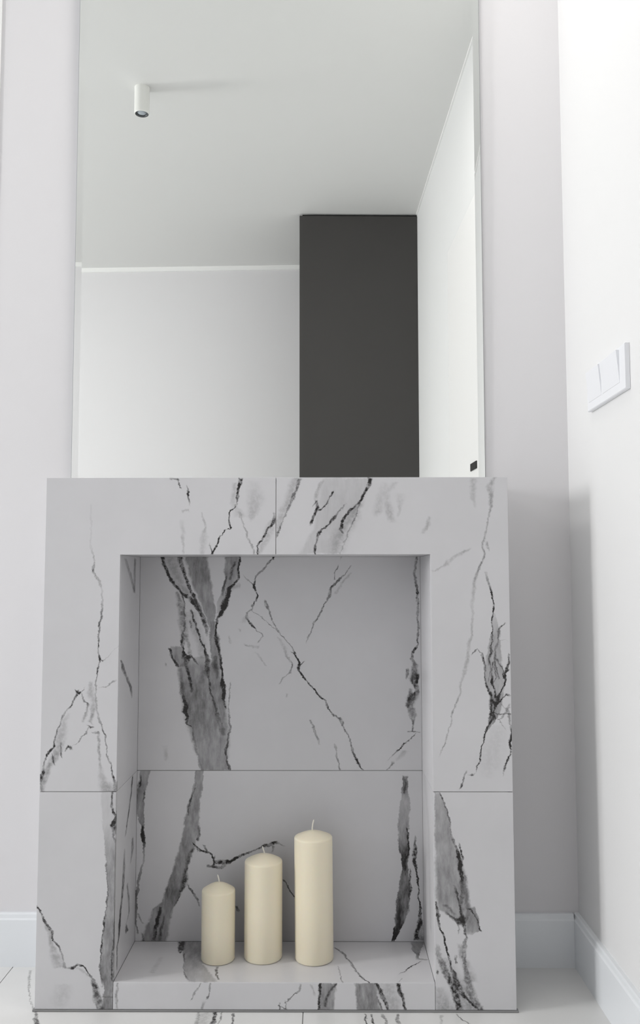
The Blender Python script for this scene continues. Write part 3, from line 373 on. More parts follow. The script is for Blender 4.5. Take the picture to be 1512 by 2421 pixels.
  ('v', 'band', [(0.1013,0.2714,0.0027,0.5),(0.1209,0.2723,0.0037,0.6),(0.1425,0.2734,0.0094,0.45),(0.1771,0.2794,0.0148,0.4)]),
  ('u', 'line', [(0.2676,0.0982,0.0031,0.3),(0.2879,0.0967,0.0031,0.35)]),
  ('v', 'line', [(0.0307,0.2267,0.0011,0.2),(0.0467,0.2413,0.002,0.75),(0.065,0.2541,0.002,0.85),(0.0874,0.2762,0.0016,0.5)]),
  ('v', 'line', [(0.0024,0.2254,0.0011,0.3),(0.0165,0.232,0.0013,0.32)]),
  ('v', 'band', [(0.0031,-0.1329,0.0271,0.28),(0.0369,-0.1467,0.0241,0.3),(0.0745,-0.1608,0.0182,0.36),(0.1242,-0.1706,0.0194,0.42),(0.178,-0.1777,0.0251,0.45)]),
  ('v', 'line', [(0.1215,-0.1951,0.002,0.85),(0.1448,-0.1968,0.0058,1.0),(0.1741,-0.1999,0.0073,1.0)]),
  ('v', 'line', [(0.0105,-0.162,0.0019,0.65),(0.0368,-0.1708,0.0015,0.45),(0.0793,-0.1799,0.0015,0.3),(0.118,-0.1851,0.0018,0.7)]),
  ('v', 'line', [(0.0121,-0.1052,0.0017,0.65),(0.0416,-0.1131,0.0025,0.75),(0.0628,-0.1139,0.0021,0.65)]),
  ('v', 'soft', [(0.0365,-0.2337,0.0042,0.14),(0.1037,-0.2286,0.0052,0.1)]),
 ],
 'niche_left': [
  ('v', 'line', [(0.7614,0.1264,0.0093,0.5),(0.7971,0.0889,0.012,0.38),(0.8263,0.0432,0.0099,0.35)]),
  ('v', 'line', [(0.7648,0.1261,0.0093,0.45),(0.8281,0.1296,0.0094,0.5)]),
  ('v', 'line', [(0.552,0.1197,0.0051,0.4),(0.5715,0.1063,0.0111,0.85),(0.5982,0.0655,0.0087,0.75),(0.6185,0.0361,0.0121,0.85),(0.6326,0.0214,0.0073,0.8)]),
  ('v', 'line', [(0.2925,0.0819,0.0048,0.4),(0.3071,0.0904,0.0059,0.75),(0.3357,0.1127,0.006,0.7),(0.3607,0.1259,0.0061,0.7),(0.3897,0.1339,0.0062,0.7)]),
  ('v', 'line', [(0.0642,0.0271,0.0054,0.55),(0.1046,0.0269,0.0063,0.6),(0.1158,0.0393,0.0064,0.8),(0.135,0.0424,0.0092,1.0),(0.1479,0.046,0.0083,0.9),(0.1698,0.0534,0.0074,0.82),(0.1925,0.0655,0.0104,0.72),(0.2321,0.072,0.0095,0.62),(0.2651,0.0744,0.0048,0.3)]),
  ('v', 'line', [(0.1173,0.0988,0.0059,0.3),(0.1294,0.123,0.006,0.5),(0.1639,0.1167,0.007,0.6),(0.19,0.1033,0.0059,0.5)]),
  ('v', 'line', [(0.0991,0.1077,0.0109,0.8),(0.1138,0.0971,0.0068,0.5)]),
  ('v', 'line', [(0.2241,0.1303,0.0051,0.3),(0.2432,0.146,0.0104,0.6),(0.2663,0.1424,0.0083,0.5)]),
 ],
 'niche_right': [
  ('v', 'soft', [(0.1209,0.0594,0.0132,0.15),(0.2119,0.0674,0.0201,0.12),(0.3046,0.0754,0.0204,0.12),(0.3911,0.1368,0.0256,0.1)]),
 ],
 'floor': [
  ('v', 'soft', [(-0.0432,-0.1358,0.0032,0.35),(-0.0015,-0.1405,0.0029,0.35)]),
  ('v', 'soft', [(-0.0432,-0.1254,0.0119,0.2),(-0.0035,-0.127,0.0122,0.22)]),
  ('v', 'line', [(-0.0431,-0.1086,0.0044,0.6),(-0.0255,-0.1078,0.004,0.8),(-0.0034,-0.1097,0.0037,0.85)]),
  ('v', 'line', [(-0.0431,-0.0996,0.0012,0.4),(-0.0294,-0.0963,0.0014,0.5),(-0.0034,-0.0984,0.0012,0.4)]),
  ('v', 'line', [(-0.043,-0.0724,0.0018,0.6),(-0.0053,-0.0758,0.0024,0.65)]),
  ('v', 'line', [(-0.0422,0.1644,0.0017,0.6),(-0.0073,0.1639,0.0015,0.7)]),
  ('v', 'line', [(-0.0422,0.1769,0.0021,0.7),(-0.0073,0.1741,0.0017,0.55)]),
  ('v', 'line', [(-0.042,0.2015,0.0021,0.55),(-0.0072,0.1955,0.003,0.35)]),
  ('v', 'line', [(-0.042,0.2213,0.0038,0.5),(-0.0071,0.2221,0.0026,0.5)]),
  ('v', 'soft', [(-0.0416,0.2974,0.0021,0.2),(-0.0122,0.3013,0.003,0.3)]),
  ('v', 'line', [(-0.0402,0.3471,0.0011,0.5),(-0.0268,0.3366,0.0013,0.65),(-0.0069,0.3315,0.0015,0.5)]),
  ('v', 'line', [(-0.0446,-0.4209,0.0052,0.75),(-0.0226,-0.4292,0.0036,0.6),(-0.0004,-0.4373,0.0025,0.5)]),
  ('v', 'soft', [(0.0098,-0.4452,0.0014,0.3),(0.0437,-0.4619,0.0015,0.3),(0.088,-0.4803,0.0019,0.4),(0.1644,-0.5042,0.0027,0.28)]),
 ],
}

def marble(name, key, plane, base=(0.60, 0.605, 0.625), rough=0.32, spec=0.4, clouds=0.05):
    m = bpy.data.materials.new(name); m.use_nodes = True
    nt = m.node_tree; N = nt.nodes; Lk = nt.links.new
    bs = N['Principled BSDF']
    bs.inputs['Roughness'].default_value = rough
    bs.inputs['Specular IOR Level'].default_value = spec
    def math_(op, a, b=None, c=None, clamp=False):
        n = N.new('ShaderNodeMath'); n.operation = op; n.use_clamp = clamp
        for i, x in enumerate((a, b, c)):
            if x is None: continue
            if isinstance(x, (int, float)): n.inputs[i].default_value = x
            else: Lk(x, n.inputs[i])
        return n.outputs[0]
    tc = N.new('ShaderNodeTexCoord')
    def noise(scale, detail=2.0, rough_=0.55, vec=None, color=False, stretch=None):
        n = N.new('ShaderNodeTexNoise'); n.inputs['Scale'].default_value = scale
        n.inputs['Detail'].default_value = detail; n.inputs['Roughness'].default_value = rough_
        src = vec or tc.outputs['Object']
        if stretch:
            mp = N.new('ShaderNodeMapping'); mp.inputs['Scale'].default_value = stretch
            mp.inputs['Rotation'].default_value = (0.0, 0.15, 0.0)
            Lk(src, mp.inputs['Vector']); src = mp.outputs[0]
        Lk(src, n.inputs['Vector'])
        return n.outputs[1] if color else n.outputs[0]
    sep = N.new('ShaderNodeSeparateXYZ'); Lk(tc.outputs['Object'], sep.inputs[0])
    iu, iv = {'xz': (0, 2), 'xy': (0, 1), 'yz': (1, 2)}[plane]
    n1 = N.new('ShaderNodeSeparateColor'); Lk(noise(55.0, 3.0, 0.6, color=True), n1.inputs[0])
    n2 = N.new('ShaderNodeSeparateColor'); Lk(noise(230.0, 2.0, 0.6, color=True), n2.inputs[0])
    def warp(src, a, b, amp1, amp2):
        x = math_('MULTIPLY_ADD', a, amp1, src)
        x = math_('MULTIPLY_ADD', b, amp2, x)
        return math_('ADD', x, -(amp1 + amp2) * 0.5)
    U = warp(sep.outputs[iu], n1.outputs[0], n2.outputs[0], 0.012, 0.0045)
    W = warp(sep.outputs[iv], n1.outputs[1], n2.outputs[1], 0.012, 0.0045)
    st = (3.2, 3.2, 1.0) if plane != 'xy' else (3.0, 1.0, 3.0)
    brk = N.new('ShaderNodeMapRange'); Lk(noise(120.0, 3.0, 0.7), brk.inputs['Value'])
    brk.inputs['From Min'].default_value = 0.30; brk.inputs['From Max'].default_value = 0.58
    brk.inputs['To Min'].default_value = 0.30; brk.inputs['To Max'].default_value = 1.15
    strk = N.new('ShaderNodeMapRange'); Lk(noise(26.0, 4.0, 0.65, stretch=st), strk.inputs['Value'])
    strk.inputs['From Min'].default_value = 0.30; strk.inputs['From Max'].default_value = 0.70
    strk.inputs['To Min'].default_value = 0.62; strk.inputs['To Max'].default_value = 1.28
    T = None
    for axis, kind, pts in VEINS.get(key, []):
        pad = 0.003
        a0, a1 = pts[0][0] - pad, pts[-1][0] + pad
        c0 = min(p[1] for p in pts) - 0.001; c1 = max(p[1] for p in pts) + 0.001
        wm = max(p[2] for p in pts)
        par, oth = (W, U) if axis == 'v' else (U, W)
        mr = N.new('ShaderNodeMapRange'); Lk(par, mr.inputs['Value'])
        mr.inputs['From Min'].default_value = a0; mr.inputs['From Max'].default_value = a1
        cv = N.new('ShaderNodeRGBCurve')
        Lk(mr.outputs[0], cv.inputs['Color'])
        cm = cv.mapping; cm.use_clip = False
        A = a1 - a0
        seqs = ([((p[0] - a0) / A, (p[1] - c0) / (c1 - c0)) for p in pts],
                [((p[0] - a0) / A, p[2] / wm) for p in pts],
                [(0.0, 0.0)] + [((p[0] - a0) / A, p[3]) for p in pts] + [(1.0, 0.0)])
        for ch, sq in enumerate(seqs):
            cu = cm.curves[ch]
            while len(cu.points) > 2: cu.points.remove(cu.points[1])
            cu.points[0].location = sq[0]; cu.points[1].location = sq[-1]
            for q in sq[1:-1]: cu.points.new(*q)
            for q in cu.points: q.handle_type = 'VECTOR'
        cm.update()
        sp = N.new('ShaderNodeSeparateColor'); Lk(cv.outputs[0], sp.inputs[0])
        c = math_('MULTIPLY_ADD', sp.outputs[0], c1 - c0, c0)
        dd = math_('ABSOLUTE', math_('SUBTRACT', oth, c))
        soft = {'line': 0.34, 'soft': 0.05, 'band': 0.74}[kind]
        grow = {'line': 1.42, 'soft': 1.7, 'band': 1.12}[kind]
        gain = {'line': 1.22, 'soft': 1.25, 'band': 1.30}[kind]
        w = math_('MAXIMUM', math_('MULTIPLY', sp.outputs[1], wm * grow), 0.0004)
        w0 = math_('MULTIPLY', w, soft)
        f = N.new('ShaderNodeMapRange'); f.interpolation_type = 'SMOOTHSTEP'
        Lk(dd, f.inputs['Value']); Lk(w, f.inputs['From Min']); Lk(w0, f.inputs['From Max'])
        x = math_('MULTIPLY', math_('MULTIPLY', f.outputs[0], gain), sp.outputs[2])
        x = math_('MULTIPLY', x, (strk if kind == 'band' else brk).outputs[0], clamp=True)
        inv = math_('SUBTRACT', 1.0, x)
        T = inv if T is None else math_('MULTIPLY', T, inv)
    # base: very faint clouds
    cl = N.new('ShaderNodeMapRange'); Lk(noise(5.0, 4.0, 0.6), cl.inputs['Value'])
    cl.inputs['From Min'].default_value = 0.3; cl.inputs['From Max'].default_value = 0.7
    cl.inputs['To Min'].default_value = 1 - clouds; cl.inputs['To Max'].default_value = 1 + clouds * 0.4
    vm = N.new('ShaderNodeVectorMath'); vm.operation = 'SCALE'; vm.inputs[0].default_value = base
    Lk(cl.outputs[0], vm.inputs['Scale'])
    outc = vm.outputs[0]
    if T is not None:
        mx = N.new('ShaderNodeMix'); mx.data_type = 'RGBA'
        mx.inputs[6].default_value = (0.017, 0.015, 0.015, 1)
        Lk(T, mx.inputs[0]); Lk(outc, mx.inputs[7])
        outc = mx.outputs[2]
    Lk(outc, bs.inputs['Base Color'])
    return m

# ------------------------------------------------------------------ plain materials
M_wall = mat('wall_paint', (0.780, 0.770, 0.783), 0.75, 0.25, bump=0.06, bscale=260)
M_wallr = mat('right_wall_paint', (0.81, 0.81, 0.81), 0.75, 0.25, bump=0.06, bscale=260)
M_walll = mat('left_wall_darkened', (0.42, 0.41, 0.40), 0.75, 0.25, bump=0.06, bscale=260)  # unseen wall, coloured darker to cut bounced light
M_ceil = mat('ceiling_paint', (0.80, 0.80, 0.79), 0.85, 0.2, bump=0.05, bscale=200)
M_trim = mat('white_gloss_paint', (0.85, 0.875, 0.90), 0.35, 0.4, bump=0.01)
M_cove = mat('white_cove', (0.93, 0.93, 0.92), 0.5, 0.3, bump=0.01)
M_dark = mat('dark_grey_laminate', (0.066, 0.063, 0.061), 0.62, 0.3, var=0.05, bump=0.03, bscale=90)
M_black = mat('black_metal', (0.012, 0.012, 0.012), 0.45, 0.4, bump=0.01)
M_gap = mat('shadow_gap_black', (0.01, 0.01, 0.01), 0.8, 0.2, var=0.05)
M_grout = mat('grey_grout', (0.34, 0.33, 0.33), 0.9, 0.1, bump=0.2, bscale=500)
M_seal = mat('grey_silicone', (0.25, 0.25, 0.25), 0.5, 0.3, bump=0.02)
M_wax = mat('ivory_wax', (0.90, 0.825, 0.65), 0.42, 0.35, sss=0.25, var=0.015, bump=0.02, bscale=60)
M_wick = mat('cotton_wick', (0.85, 0.82, 0.74), 0.9, 0.1, bump=0.2, bscale=900)
M_plast = mat('white_plastic', (0.86, 0.87, 0.90), 0.3, 0.45, bump=0.005)
M_lamp = mat('white_lamp_enamel', (0.88, 0.88, 0.85), 0.35, 0.4, bump=0.005)
M_ring = mat('dark_ring', (0.08, 0.085, 0.09), 0.4, 0.5, var=0.05)
M_lens = mat('lamp_lens', (0.45, 0.50, 0.54), 0.12, 0.6, metal=0.4, var=0.05)
M_door = mat('door_white', (0.88, 0.87, 0.865), 0.5, 0.35, bump=0.01)
M_rim = mat('mirror_rim', (0.36, 0.37, 0.38), 0.4, 0.5, var=0.03)
M_frame = mat('window_white', (0.85, 0.85, 0.85), 0.4, 0.4, bump=0.01)

def mirror_mat():
    m = bpy.data.materials.new('mirror_silver'); m.use_nodes = True
    nt = m.node_tree; b = nt.nodes['Principled BSDF']
    b.inputs['Metallic'].default_value = 1.0
    b.inputs['Roughness'].default_value = 0.0
    tc = nt.nodes.new('ShaderNodeTexCoord'); n = nt.nodes.new('ShaderNodeTexNoise'); n.inputs['Scale'].default_value = 1.0
    nt.links.new(tc.outputs['Object'], n.inputs['Vector'])
    mx = nt.nodes.new('ShaderNodeMix'); mx.data_type = 'RGBA'
    mx.inputs[6].default_value = (0.945, 0.965, 0.945, 1); mx.inputs[7].default_value = (0.950, 0.968, 0.950, 1)
    nt.links.new(n.outputs[0], mx.inputs[0]); nt.links.new(mx.outputs[2], b.inputs['Base Color'])
    return m
M_mirror = mirror_mat()

def pane_mat():
    m = bpy.data.materials.new('window_glass'); m.use_nodes = True
    nt = m.node_tree; nt.nodes.clear()
    o = nt.nodes.new('ShaderNodeOutputMaterial'); mx = nt.nodes.new('ShaderNodeMixShader')
    t = nt.nodes.new('ShaderNodeBsdfTransparent'); g = nt.nodes.new('ShaderNodeBsdfGlossy'); g.inputs['Roughness'].default_value = 0.02
    fr = nt.nodes.new('ShaderNodeFresnel'); fr.inputs[0].default_value = 1.3
    nt.links.new(fr.outputs[0], mx.inputs[0]); nt.links.new(t.outputs[0], mx.inputs[1]); nt.links.new(g.outputs[0], mx.inputs[2])
    nt.links.new(mx.outputs[0], o.inputs[0])
    return m

M_pane = pane_mat()
# ------------------------------------------------------------------ room
XL, XR, YB, YF, H = -4.40, 0.6112, 0.1937, -2.9435, 2.5695
T = 0.12
struct(link('wall_back', box(bmesh.new(), XL - T, XR + T, YB, YB + T, -0.1, H + T), M_wall))
struct(link('wall_right', box(bmesh.new(), XR, XR + T, YF - T, YB, -0.1, H + T), M_wallr))
bm = bmesh.new()
bx0, bx1, bz1 = -3.40, -1.75, 2.25
def skew(b_, x_end=bx1, dy=-0.10):
    # this stretch of wall runs slightly out of square
    for v in b_.verts:
        if v.co.x < 0.02: v.co.y += dy * (0.0245 - v.co.x) / (0.0245 - x_end)
    return b_
def skew_wall(b_):
    pts = [(bx1, YF - 0.10), (0.0245, YF), (XR, YF), (XR, YF - 0.26), (bx1, YF - 0.26)]
    lo = [b_.verts.new((x, y, -0.1)) for x, y in pts]; hi = [b_.verts.new((x, y, H + T)) for x, y in pts]
    b_.faces.new(lo); b_.faces.new(hi[::-1])
    for i in range(5): b_.faces.new((lo[i], lo[(i + 1) % 5], hi[(i + 1) % 5], hi[i]))
box(bm, XL - T, bx0, YF - T, YF, -0.1, H + T); skew_wall(bm)
box(bm, bx0, bx1, YF - T, YF, bz1, H + T); box(bm, bx0, bx1, YF - T, YF, -0.1, 0.05)
struct(link('wall_front', bm, M_wall))
bwin = thing('fill_window', '', 'window', ((bx0 + bx1) / 2, YF - 0.06, 0.05)); del bwin['label']; del bwin['category']; struct(bwin)  # unseen window, added to let fill light in from behind the camera
def bpart(name, b_, m):
    for v in b_.verts: v.co -= Vector(bwin.location)
    return link(name, b_, m, bwin)
bm = bmesh.new(); fw = 0.06; xm = (bx0 + bx1) / 2
for xa, xb in ((bx0, bx0 + fw), (xm - fw / 2, xm + fw / 2), (bx1 - fw, bx1)): box(bm, xa, xb, YF - 0.09, YF - 0.03, 0.05, bz1)
for za, zb in ((0.05, 0.05 + fw), (bz1 - fw, bz1)):
    box(bm, bx0 + fw, xm - fw / 2, YF - 0.09, YF - 0.03, za, zb); box(bm, xm + fw / 2, bx1 - fw, YF - 0.09, YF - 0.03, za, zb)
bpart('window_frame', bm, M_frame)
for xa, xb in ((bx0 + fw, xm - fw / 2), (xm + fw / 2, bx1 - fw)): bpart('pane', box(bmesh.new(), xa, xb, YF - 0.064, YF - 0.058, 0.05 + fw, bz1 - fw), M_pane)
struct(link('ceiling', box(bmesh.new(), XL, XR, YF - 0.15, YB, H, H + T), M_ceil))
# left wall with the window opening
wy0, wy1, wz0, wz1 = -1.76, -0.26, 0.30, 2.20
bm = bmesh.new()
box(bm, XL - T, XL, YF, wy0, -0.1, H + T); box(bm, XL - T, XL, wy1, YB, -0.1, H + T)
box(bm, XL - T, XL, wy0, wy1, -0.1, wz0); box(bm, XL - T, XL, wy0, wy1, wz1, H + T)
struct(link('wall_left', bm, M_walll))
win = struct(thing('window_1', '', 'window')); del win['label']; del win['category']
win.location = (XL - 0.06, (wy0 + wy1) / 2, wz0)
def wpart(name, b, m): 
    o = link(name, b, m, win); o.location = (-win.location.x, -win.location.y, -win.location.z); return o
bm = bmesh.new(); fw = 0.05
box(bm, XL - 0.09, XL - 0.03, wy0, wy0 + fw, wz0, wz1); box(bm, XL - 0.09, XL - 0.03, wy1 - fw, wy1, wz0, wz1)
box(bm, XL - 0.09, XL - 0.03, -1.065, -1.015, wz0 + fw, wz1 - fw); box(bm, XL - 0.09, XL - 0.03, wy0 + fw, wy1 - fw, wz0, wz0 + fw); box(bm, XL - 0.09, XL - 0.03, wy0 + fw, wy1 - fw, wz1 - fw, wz1)
wpart('window_frame', bm, M_frame)
wpart('pane', box(bmesh.new(), XL - 0.064, XL - 0.058, wy0 + fw, wy1 - fw, wz0 + fw, wz1 - fw), M_pane)

# floor: screed with marble tiles laid on it, joint by joint
M_floor = marble('floor_marble', 'floor', 'xy', base=(0.77, 0.77, 0.76), rough=0.25, spec=0.5, clouds=0.03)
fl = struct(link('floor', box(bmesh.new(), XL, XR, YF - 0.15, YB, -0.10, -0.0015), M_grout))
g = 0.0009
xs = [0.0510 - 0.5955 * k for k in range(-1, 9)]; xs.sort()
ys = [YB, -0.62, -1.22 - 0.6, YF]
tile_n = 0
for i in range(len(xs) - 1):
    x0, x1 = max(xs[i], XL), min(xs[i + 1], XR)
    for y1, y0 in zip(ys, ys[1:]):
        link('tile', box(bmesh.new(), x0 + g, x1 - g, y0 + g, y1 - g, -0.010, 0.0), M_floor, fl)

# skirting boards: flat face, small sloped ledge and thin top
def skirt_profile(a, d):   # a = wall plane, d = +1/-1 direction out of the wall
    return [(a, 0.0), (a + d * 0.013, 0.0), (a + d * 0.013, 0.0925), (a + d * 0.0105, 0.0955), (a + d * 0.0095, 0.1025), (a + d * 0.007, 0.1045), (a, 0.1045)]
struct(link('baseboard_back', prism(bmesh.new(), skirt_profile(YB, -1), XL, -0.4405, 'x'), M_trim))
struct(link('baseboard_back.001', prism(bmesh.new(), skirt_profile(YB, -1), 0.4405, XR - 0.0131, 'x'), M_trim))
struct(link('baseboard_right', prism(bmesh.new(), skirt_profile(XR, -1), -0.66, YB, 'y'), M_trim))
struct(link('baseboard_front', skew(prism(bmesh.new(), skirt_profile(YF, 1), bx1, 0.0245, 'x')), M_trim))
struct(link('baseboard_left', prism(bmesh.new(), skirt_profile(XL, 1), YF, YB - 0.0131, 'y'), M_trim))

# thin white coves where walls meet ceiling, and a thin white strip on the back wall
struct(link('trim_1', skew(box(bmesh.new(), bx1, 0.0245, YF, YF + 0.016, H - 0.025, H)), M_cove))
struct(link('trim_2', box(bmesh.new(), XR - 0.006, XR, -2.18, YB, H - 0.009, H), M_cove))
struct(link('trim_3', box(bmesh.new(), -0.72, -0.6255, YB - 0.003, YB, 0.1046, H), M_cove))

# flush white door in the right wall, seen in the mirror
door = thing('door_1', '', 'door', (XR, -0.995, 0)); del door['label']; del door['category']; struct(door)
dy0, dy1, dz1 = -1.291, -0.702, 2.041
o = link('door_gap', box(bmesh.new(), XR - 0.0012, XR + 0.001, dy0, dy1, 0.0, dz1), M_rim, door); o.location = (-XR, 0.995, 0)
o = link('door_leaf', box(bmesh.new(), XR - 0.0030, XR + 0.001, dy0 + 0.0035, dy1 - 0.0035, 0.003, dz1 - 0.0035), M_door, door); o.location = (-XR, 0.995, 0)
bm = bmesh.new()
box(bm, XR - 0.0065, XR - 0.003, -0.866, -0.766, 1.132, 1.157)
o = link('door_handle', bm, M_black, door, bevel=0.001); o.location = (-XR, 0.995, 0)

# ------------------------------------------------------------------ fireplace surround
fp = thing('fireplace_surround', 'white marble-look tiled fireplace surround with grey veins and a deep open niche', 'fireplace')
HW, HT, OL, OR, OZ0, OZ1, JZ, BK, SH = 0.44, 0.981, -0.2965, 0.292, 0.052, 0.834, 0.3930, 0.1792, 0.052
th = 0.009; j = 0.0006; JX = -0.0009
WB = (0.66, 0.655, 0.672)
def mar(key, plane, **k): return marble('marble_' + key, key, plane, base=WB, **k)
M_plain = marble('marble_plain', 'none', 'xz', base=WB)
# masonry core behind the slabs (its grey mortar shows in the joints)
bm = bmesh.new()
e = 0.0015
box(bm, -HW + th, OL - th, th * 0.16, YB - 0.0012, 0, HT - th); box(bm, OR + th, HW - th, th * 0.16, YB - 0.0012, 0, HT - th)
box(bm, OL - th, OR + th, th * 0.16, YB - 0.0012, OZ1 + th, HT - th); box(bm, OL - th, OR + th, th * 0.16, YB - 0.0012, 0, SH - th)
box(bm, OL - th, OR + th, BK + th * 0.16, YB - 0.0012, SH - th, OZ1 + th)
link('masonry_core', bm, M_grout, fp)
def slab(key, plane, b, bev=0.0005):
    nm = 'marble_slab'
    return link(nm, b, mar(key, plane) if key in VEINS else M_plain, fp, bevel=bev)
# front face
slab('front_top_left', 'xz', prism(bmesh.new(), [(-HW, JZ + j), (OL, JZ + j), (OL, OZ1), (JX - j, OZ1), (JX - j, HT), (-HW, HT)], 0, th, 'y'))
slab('front_top_right', 'xz', prism(bmesh.new(), [(OR, JZ + j), (HW, JZ + j), (HW, HT), (JX + j, HT), (JX + j, OZ1), (OR, OZ1)], 0, th, 'y'))
slab('front_low_left', 'xz', box(bmesh.new(), -HW, OL - j, 0, th, 0.004, JZ - j))
slab('front_low_right', 'xz', box(bmesh.new(), OR + j, HW, 0, th, 0.004, JZ - j))
slab('front_plinth', 'xz', box(bmesh.new(), OL + j * 0.3, OR - j * 0.3, 0, th, 0.004, SH - 0.0012))
# niche
y0 = th + 0.0004
slab('niche_back_upper', 'xz', box(bmesh.new(), OL, OR, BK, BK + th * 0.8, JZ + j, OZ1))
slab('niche_back_lower', 'xz', box(bmesh.new(), OL, OR, BK, BK + th * 0.8, SH, JZ - j))
slab('niche_left', 'yz', box(bmesh.new(), OL - th, OL, y0, BK - 0.0004, JZ + j * 0.5, OZ1))
slab('niche_left', 'yz', box(bmesh.new(), OL - th, OL, y0, BK - 0.0004, SH, JZ - j * 0.5))
slab('niche_right', 'yz', box(bmesh.new(), OR, OR + th, y0, BK - 0.0004, JZ + j * 0.5, OZ1))
slab('niche_right', 'yz', box(bmesh.new(), OR, OR + th, y0, BK - 0.0004, SH, JZ - j * 0.5))
slab('niche_shelf', 'xy', box(bmesh.new(), OL + 0.0003, OR - 0.0003, 0.0004, BK - 0.0006, SH - th + 0.0006, SH))
slab('niche_top', 'xy', box(bmesh.new(), OL + 0.0003, OR - 0.0003, y0, BK - 0.0004, OZ1, OZ1 + th))
# outer cheeks and mantel
slab('cheek', 'yz', box(bmesh.new(), -HW, -HW + th, y0, YB - 0.0012, 0.004, JZ - j)); slab('cheek', 'yz', box(bmesh.new(), -HW, -HW + th, y0, YB - 0.0012, JZ + j, HT - th - 0.0005))
slab('cheek', 'yz', box(bmesh.new(), HW - th, HW, y0, YB - 0.0012, 0.004, JZ - j)); slab('cheek', 'yz', box(bmesh.new(), HW - th, HW, y0, YB - 0.0012, JZ + j, HT - th - 0.0005))
slab('mantel', 'xy', box(bmesh.new(), -HW, HW, y0, YB - 0.0012, HT - th, HT))
# grey sealant along the foot
link('sealant_bead', box(bmesh.new(), -HW - 0.0036, HW + 0.0036, -0.0022, 0.010, 0.0, 0.0034), M_seal, fp, bevel=0.001)

# ------------------------------------------------------------------ mirror standing on the mantel
mir = thing('wall_mirror', 'tall frameless wall mirror standing on the marble mantel, reflecting ceiling and dark cabinet', 'mirror', (0, YB, HT))
PY = YB - 0.0105
def plane_y(x, z, nx=0.0125, nz=-0.0062, x0=-0.01, y0_=PY):
    return y0_ + nx * (x - x0) + nz * (z - 1.0)
x0, x3 = -0.4462, 0.4338; bw = 0.0146; x1, x2 = x0 + bw, x3 - bw
z0, z1 = HT + 0.0006, 2.34
def my(x, z):
    if x < x1: return plane_y(x1, z) + 0.0725 * (x - x1)
    if x > x2: return plane_y(x2, z) - 0.0105 * (x - x2)
    return plane_y(x, z)
def local(bm_):
    for v in bm_.verts: v.co -= Vector(mir.location)
    return bm_
bm = bmesh.new()
q = [bm.verts.new((x, my(x, z), z)) for x, z in ((x1, z0), (x2, z0), (x2, z1), (x1, z1))]
qb = [bm.verts.new((x, YB - 0.0012, z)) for x, z in ((x1, z0), (x2, z0), (x2, z1), (x1, z1))]
bm.faces.new(q); bm.faces.new(qb[::-1])
for i in range(4): bm.faces.new((q[i], q[(i + 1) % 4], qb[(i + 1) % 4], qb[i]))
link('mirror_glass', local(bm), M_mirror, mir)
for xa, xb in ((x0 + 0.0012, x1), (x2, x3 - 0.0012)):
    bm = bmesh.new()
    q = [bm.verts.new((x, my(x if xa < 0 or True else x, z), z)) for x, z in ((xa, z0), (xb, z0), (xb, z1), (xa, z1))]
    # keep the facet planar: evaluate both edges with the facet's own slope
    for v in q:
        ref = x1 if xa < 0 else x2; s = 0.0725 if xa < 0 else -0.040
        v.co.y = plane_y(ref, v.co.z) + s * (v.co.x - ref)
    qb = [bm.verts.new((v.co.x, YB - 0.0012, v.co.z)) for v in q]
    bm.faces.new(q); bm.faces.new(qb[::-1])
    for i in range(4): bm.faces.new((q[i], q[(i + 1) % 4], qb[(i + 1) % 4], qb[i]))
    link('edge_strip', local(bm), M_mirror, mir)
for xa, xb in ((x0, x0 + 0.0012), (x3 - 0.0012, x3)):
    bm = bmesh.new()
    ref = x1 if xa < 0 else x2
    q = [bm.verts.new((x, plane_y(ref, z) + 0.0004, z)) for x, z in ((xa, z0), (xb, z0), (xb, z1), (xa, z1))]
    qb = [bm.verts.new((v.co.x, YB - 0.0012, v.co.z)) for v in q]
    bm.faces.new(q); bm.faces.new(qb[::-1])
    for i in range(4): bm.faces.new((q[i], q[(i + 1) % 4], qb[(i + 1) % 4], qb[i]))
    link('rim', local(bm), M_rim, mir)

# ------------------------------------------------------------------ dark block behind the camera (in the mirror)
cab = thing('tall_cabinet', 'matte dark grey floor-to-ceiling cabinet block reflected in the mirror', 'cabinet', (0.318, -2.55, 0))
bm = box(bmesh.new(), 0.0252, XR - 0.0005, YF + 0.0005, -2.190, 0.06, H - 0.012)
for v in bm.verts: v.co -= Vector(cab.location)
link('body', bm, M_dark, cab, bevel=0.001)
bm = box(bmesh.new(), 0.040, XR - 0.001, YF + 0.001, -2.210, H - 0.012, H - 0.0005)
for v in bm.verts: v.co -= Vector(cab.location)
link('shadow_gap', bm, M_gap, cab)
bm = box(bmesh.new(), 0.030, XR - 0.001, YF + 0.001, -2.230, 0.0, 0.06)
for v in bm.verts: v.co -= Vector(cab.location)
link('plinth', bm, M_gap, cab)

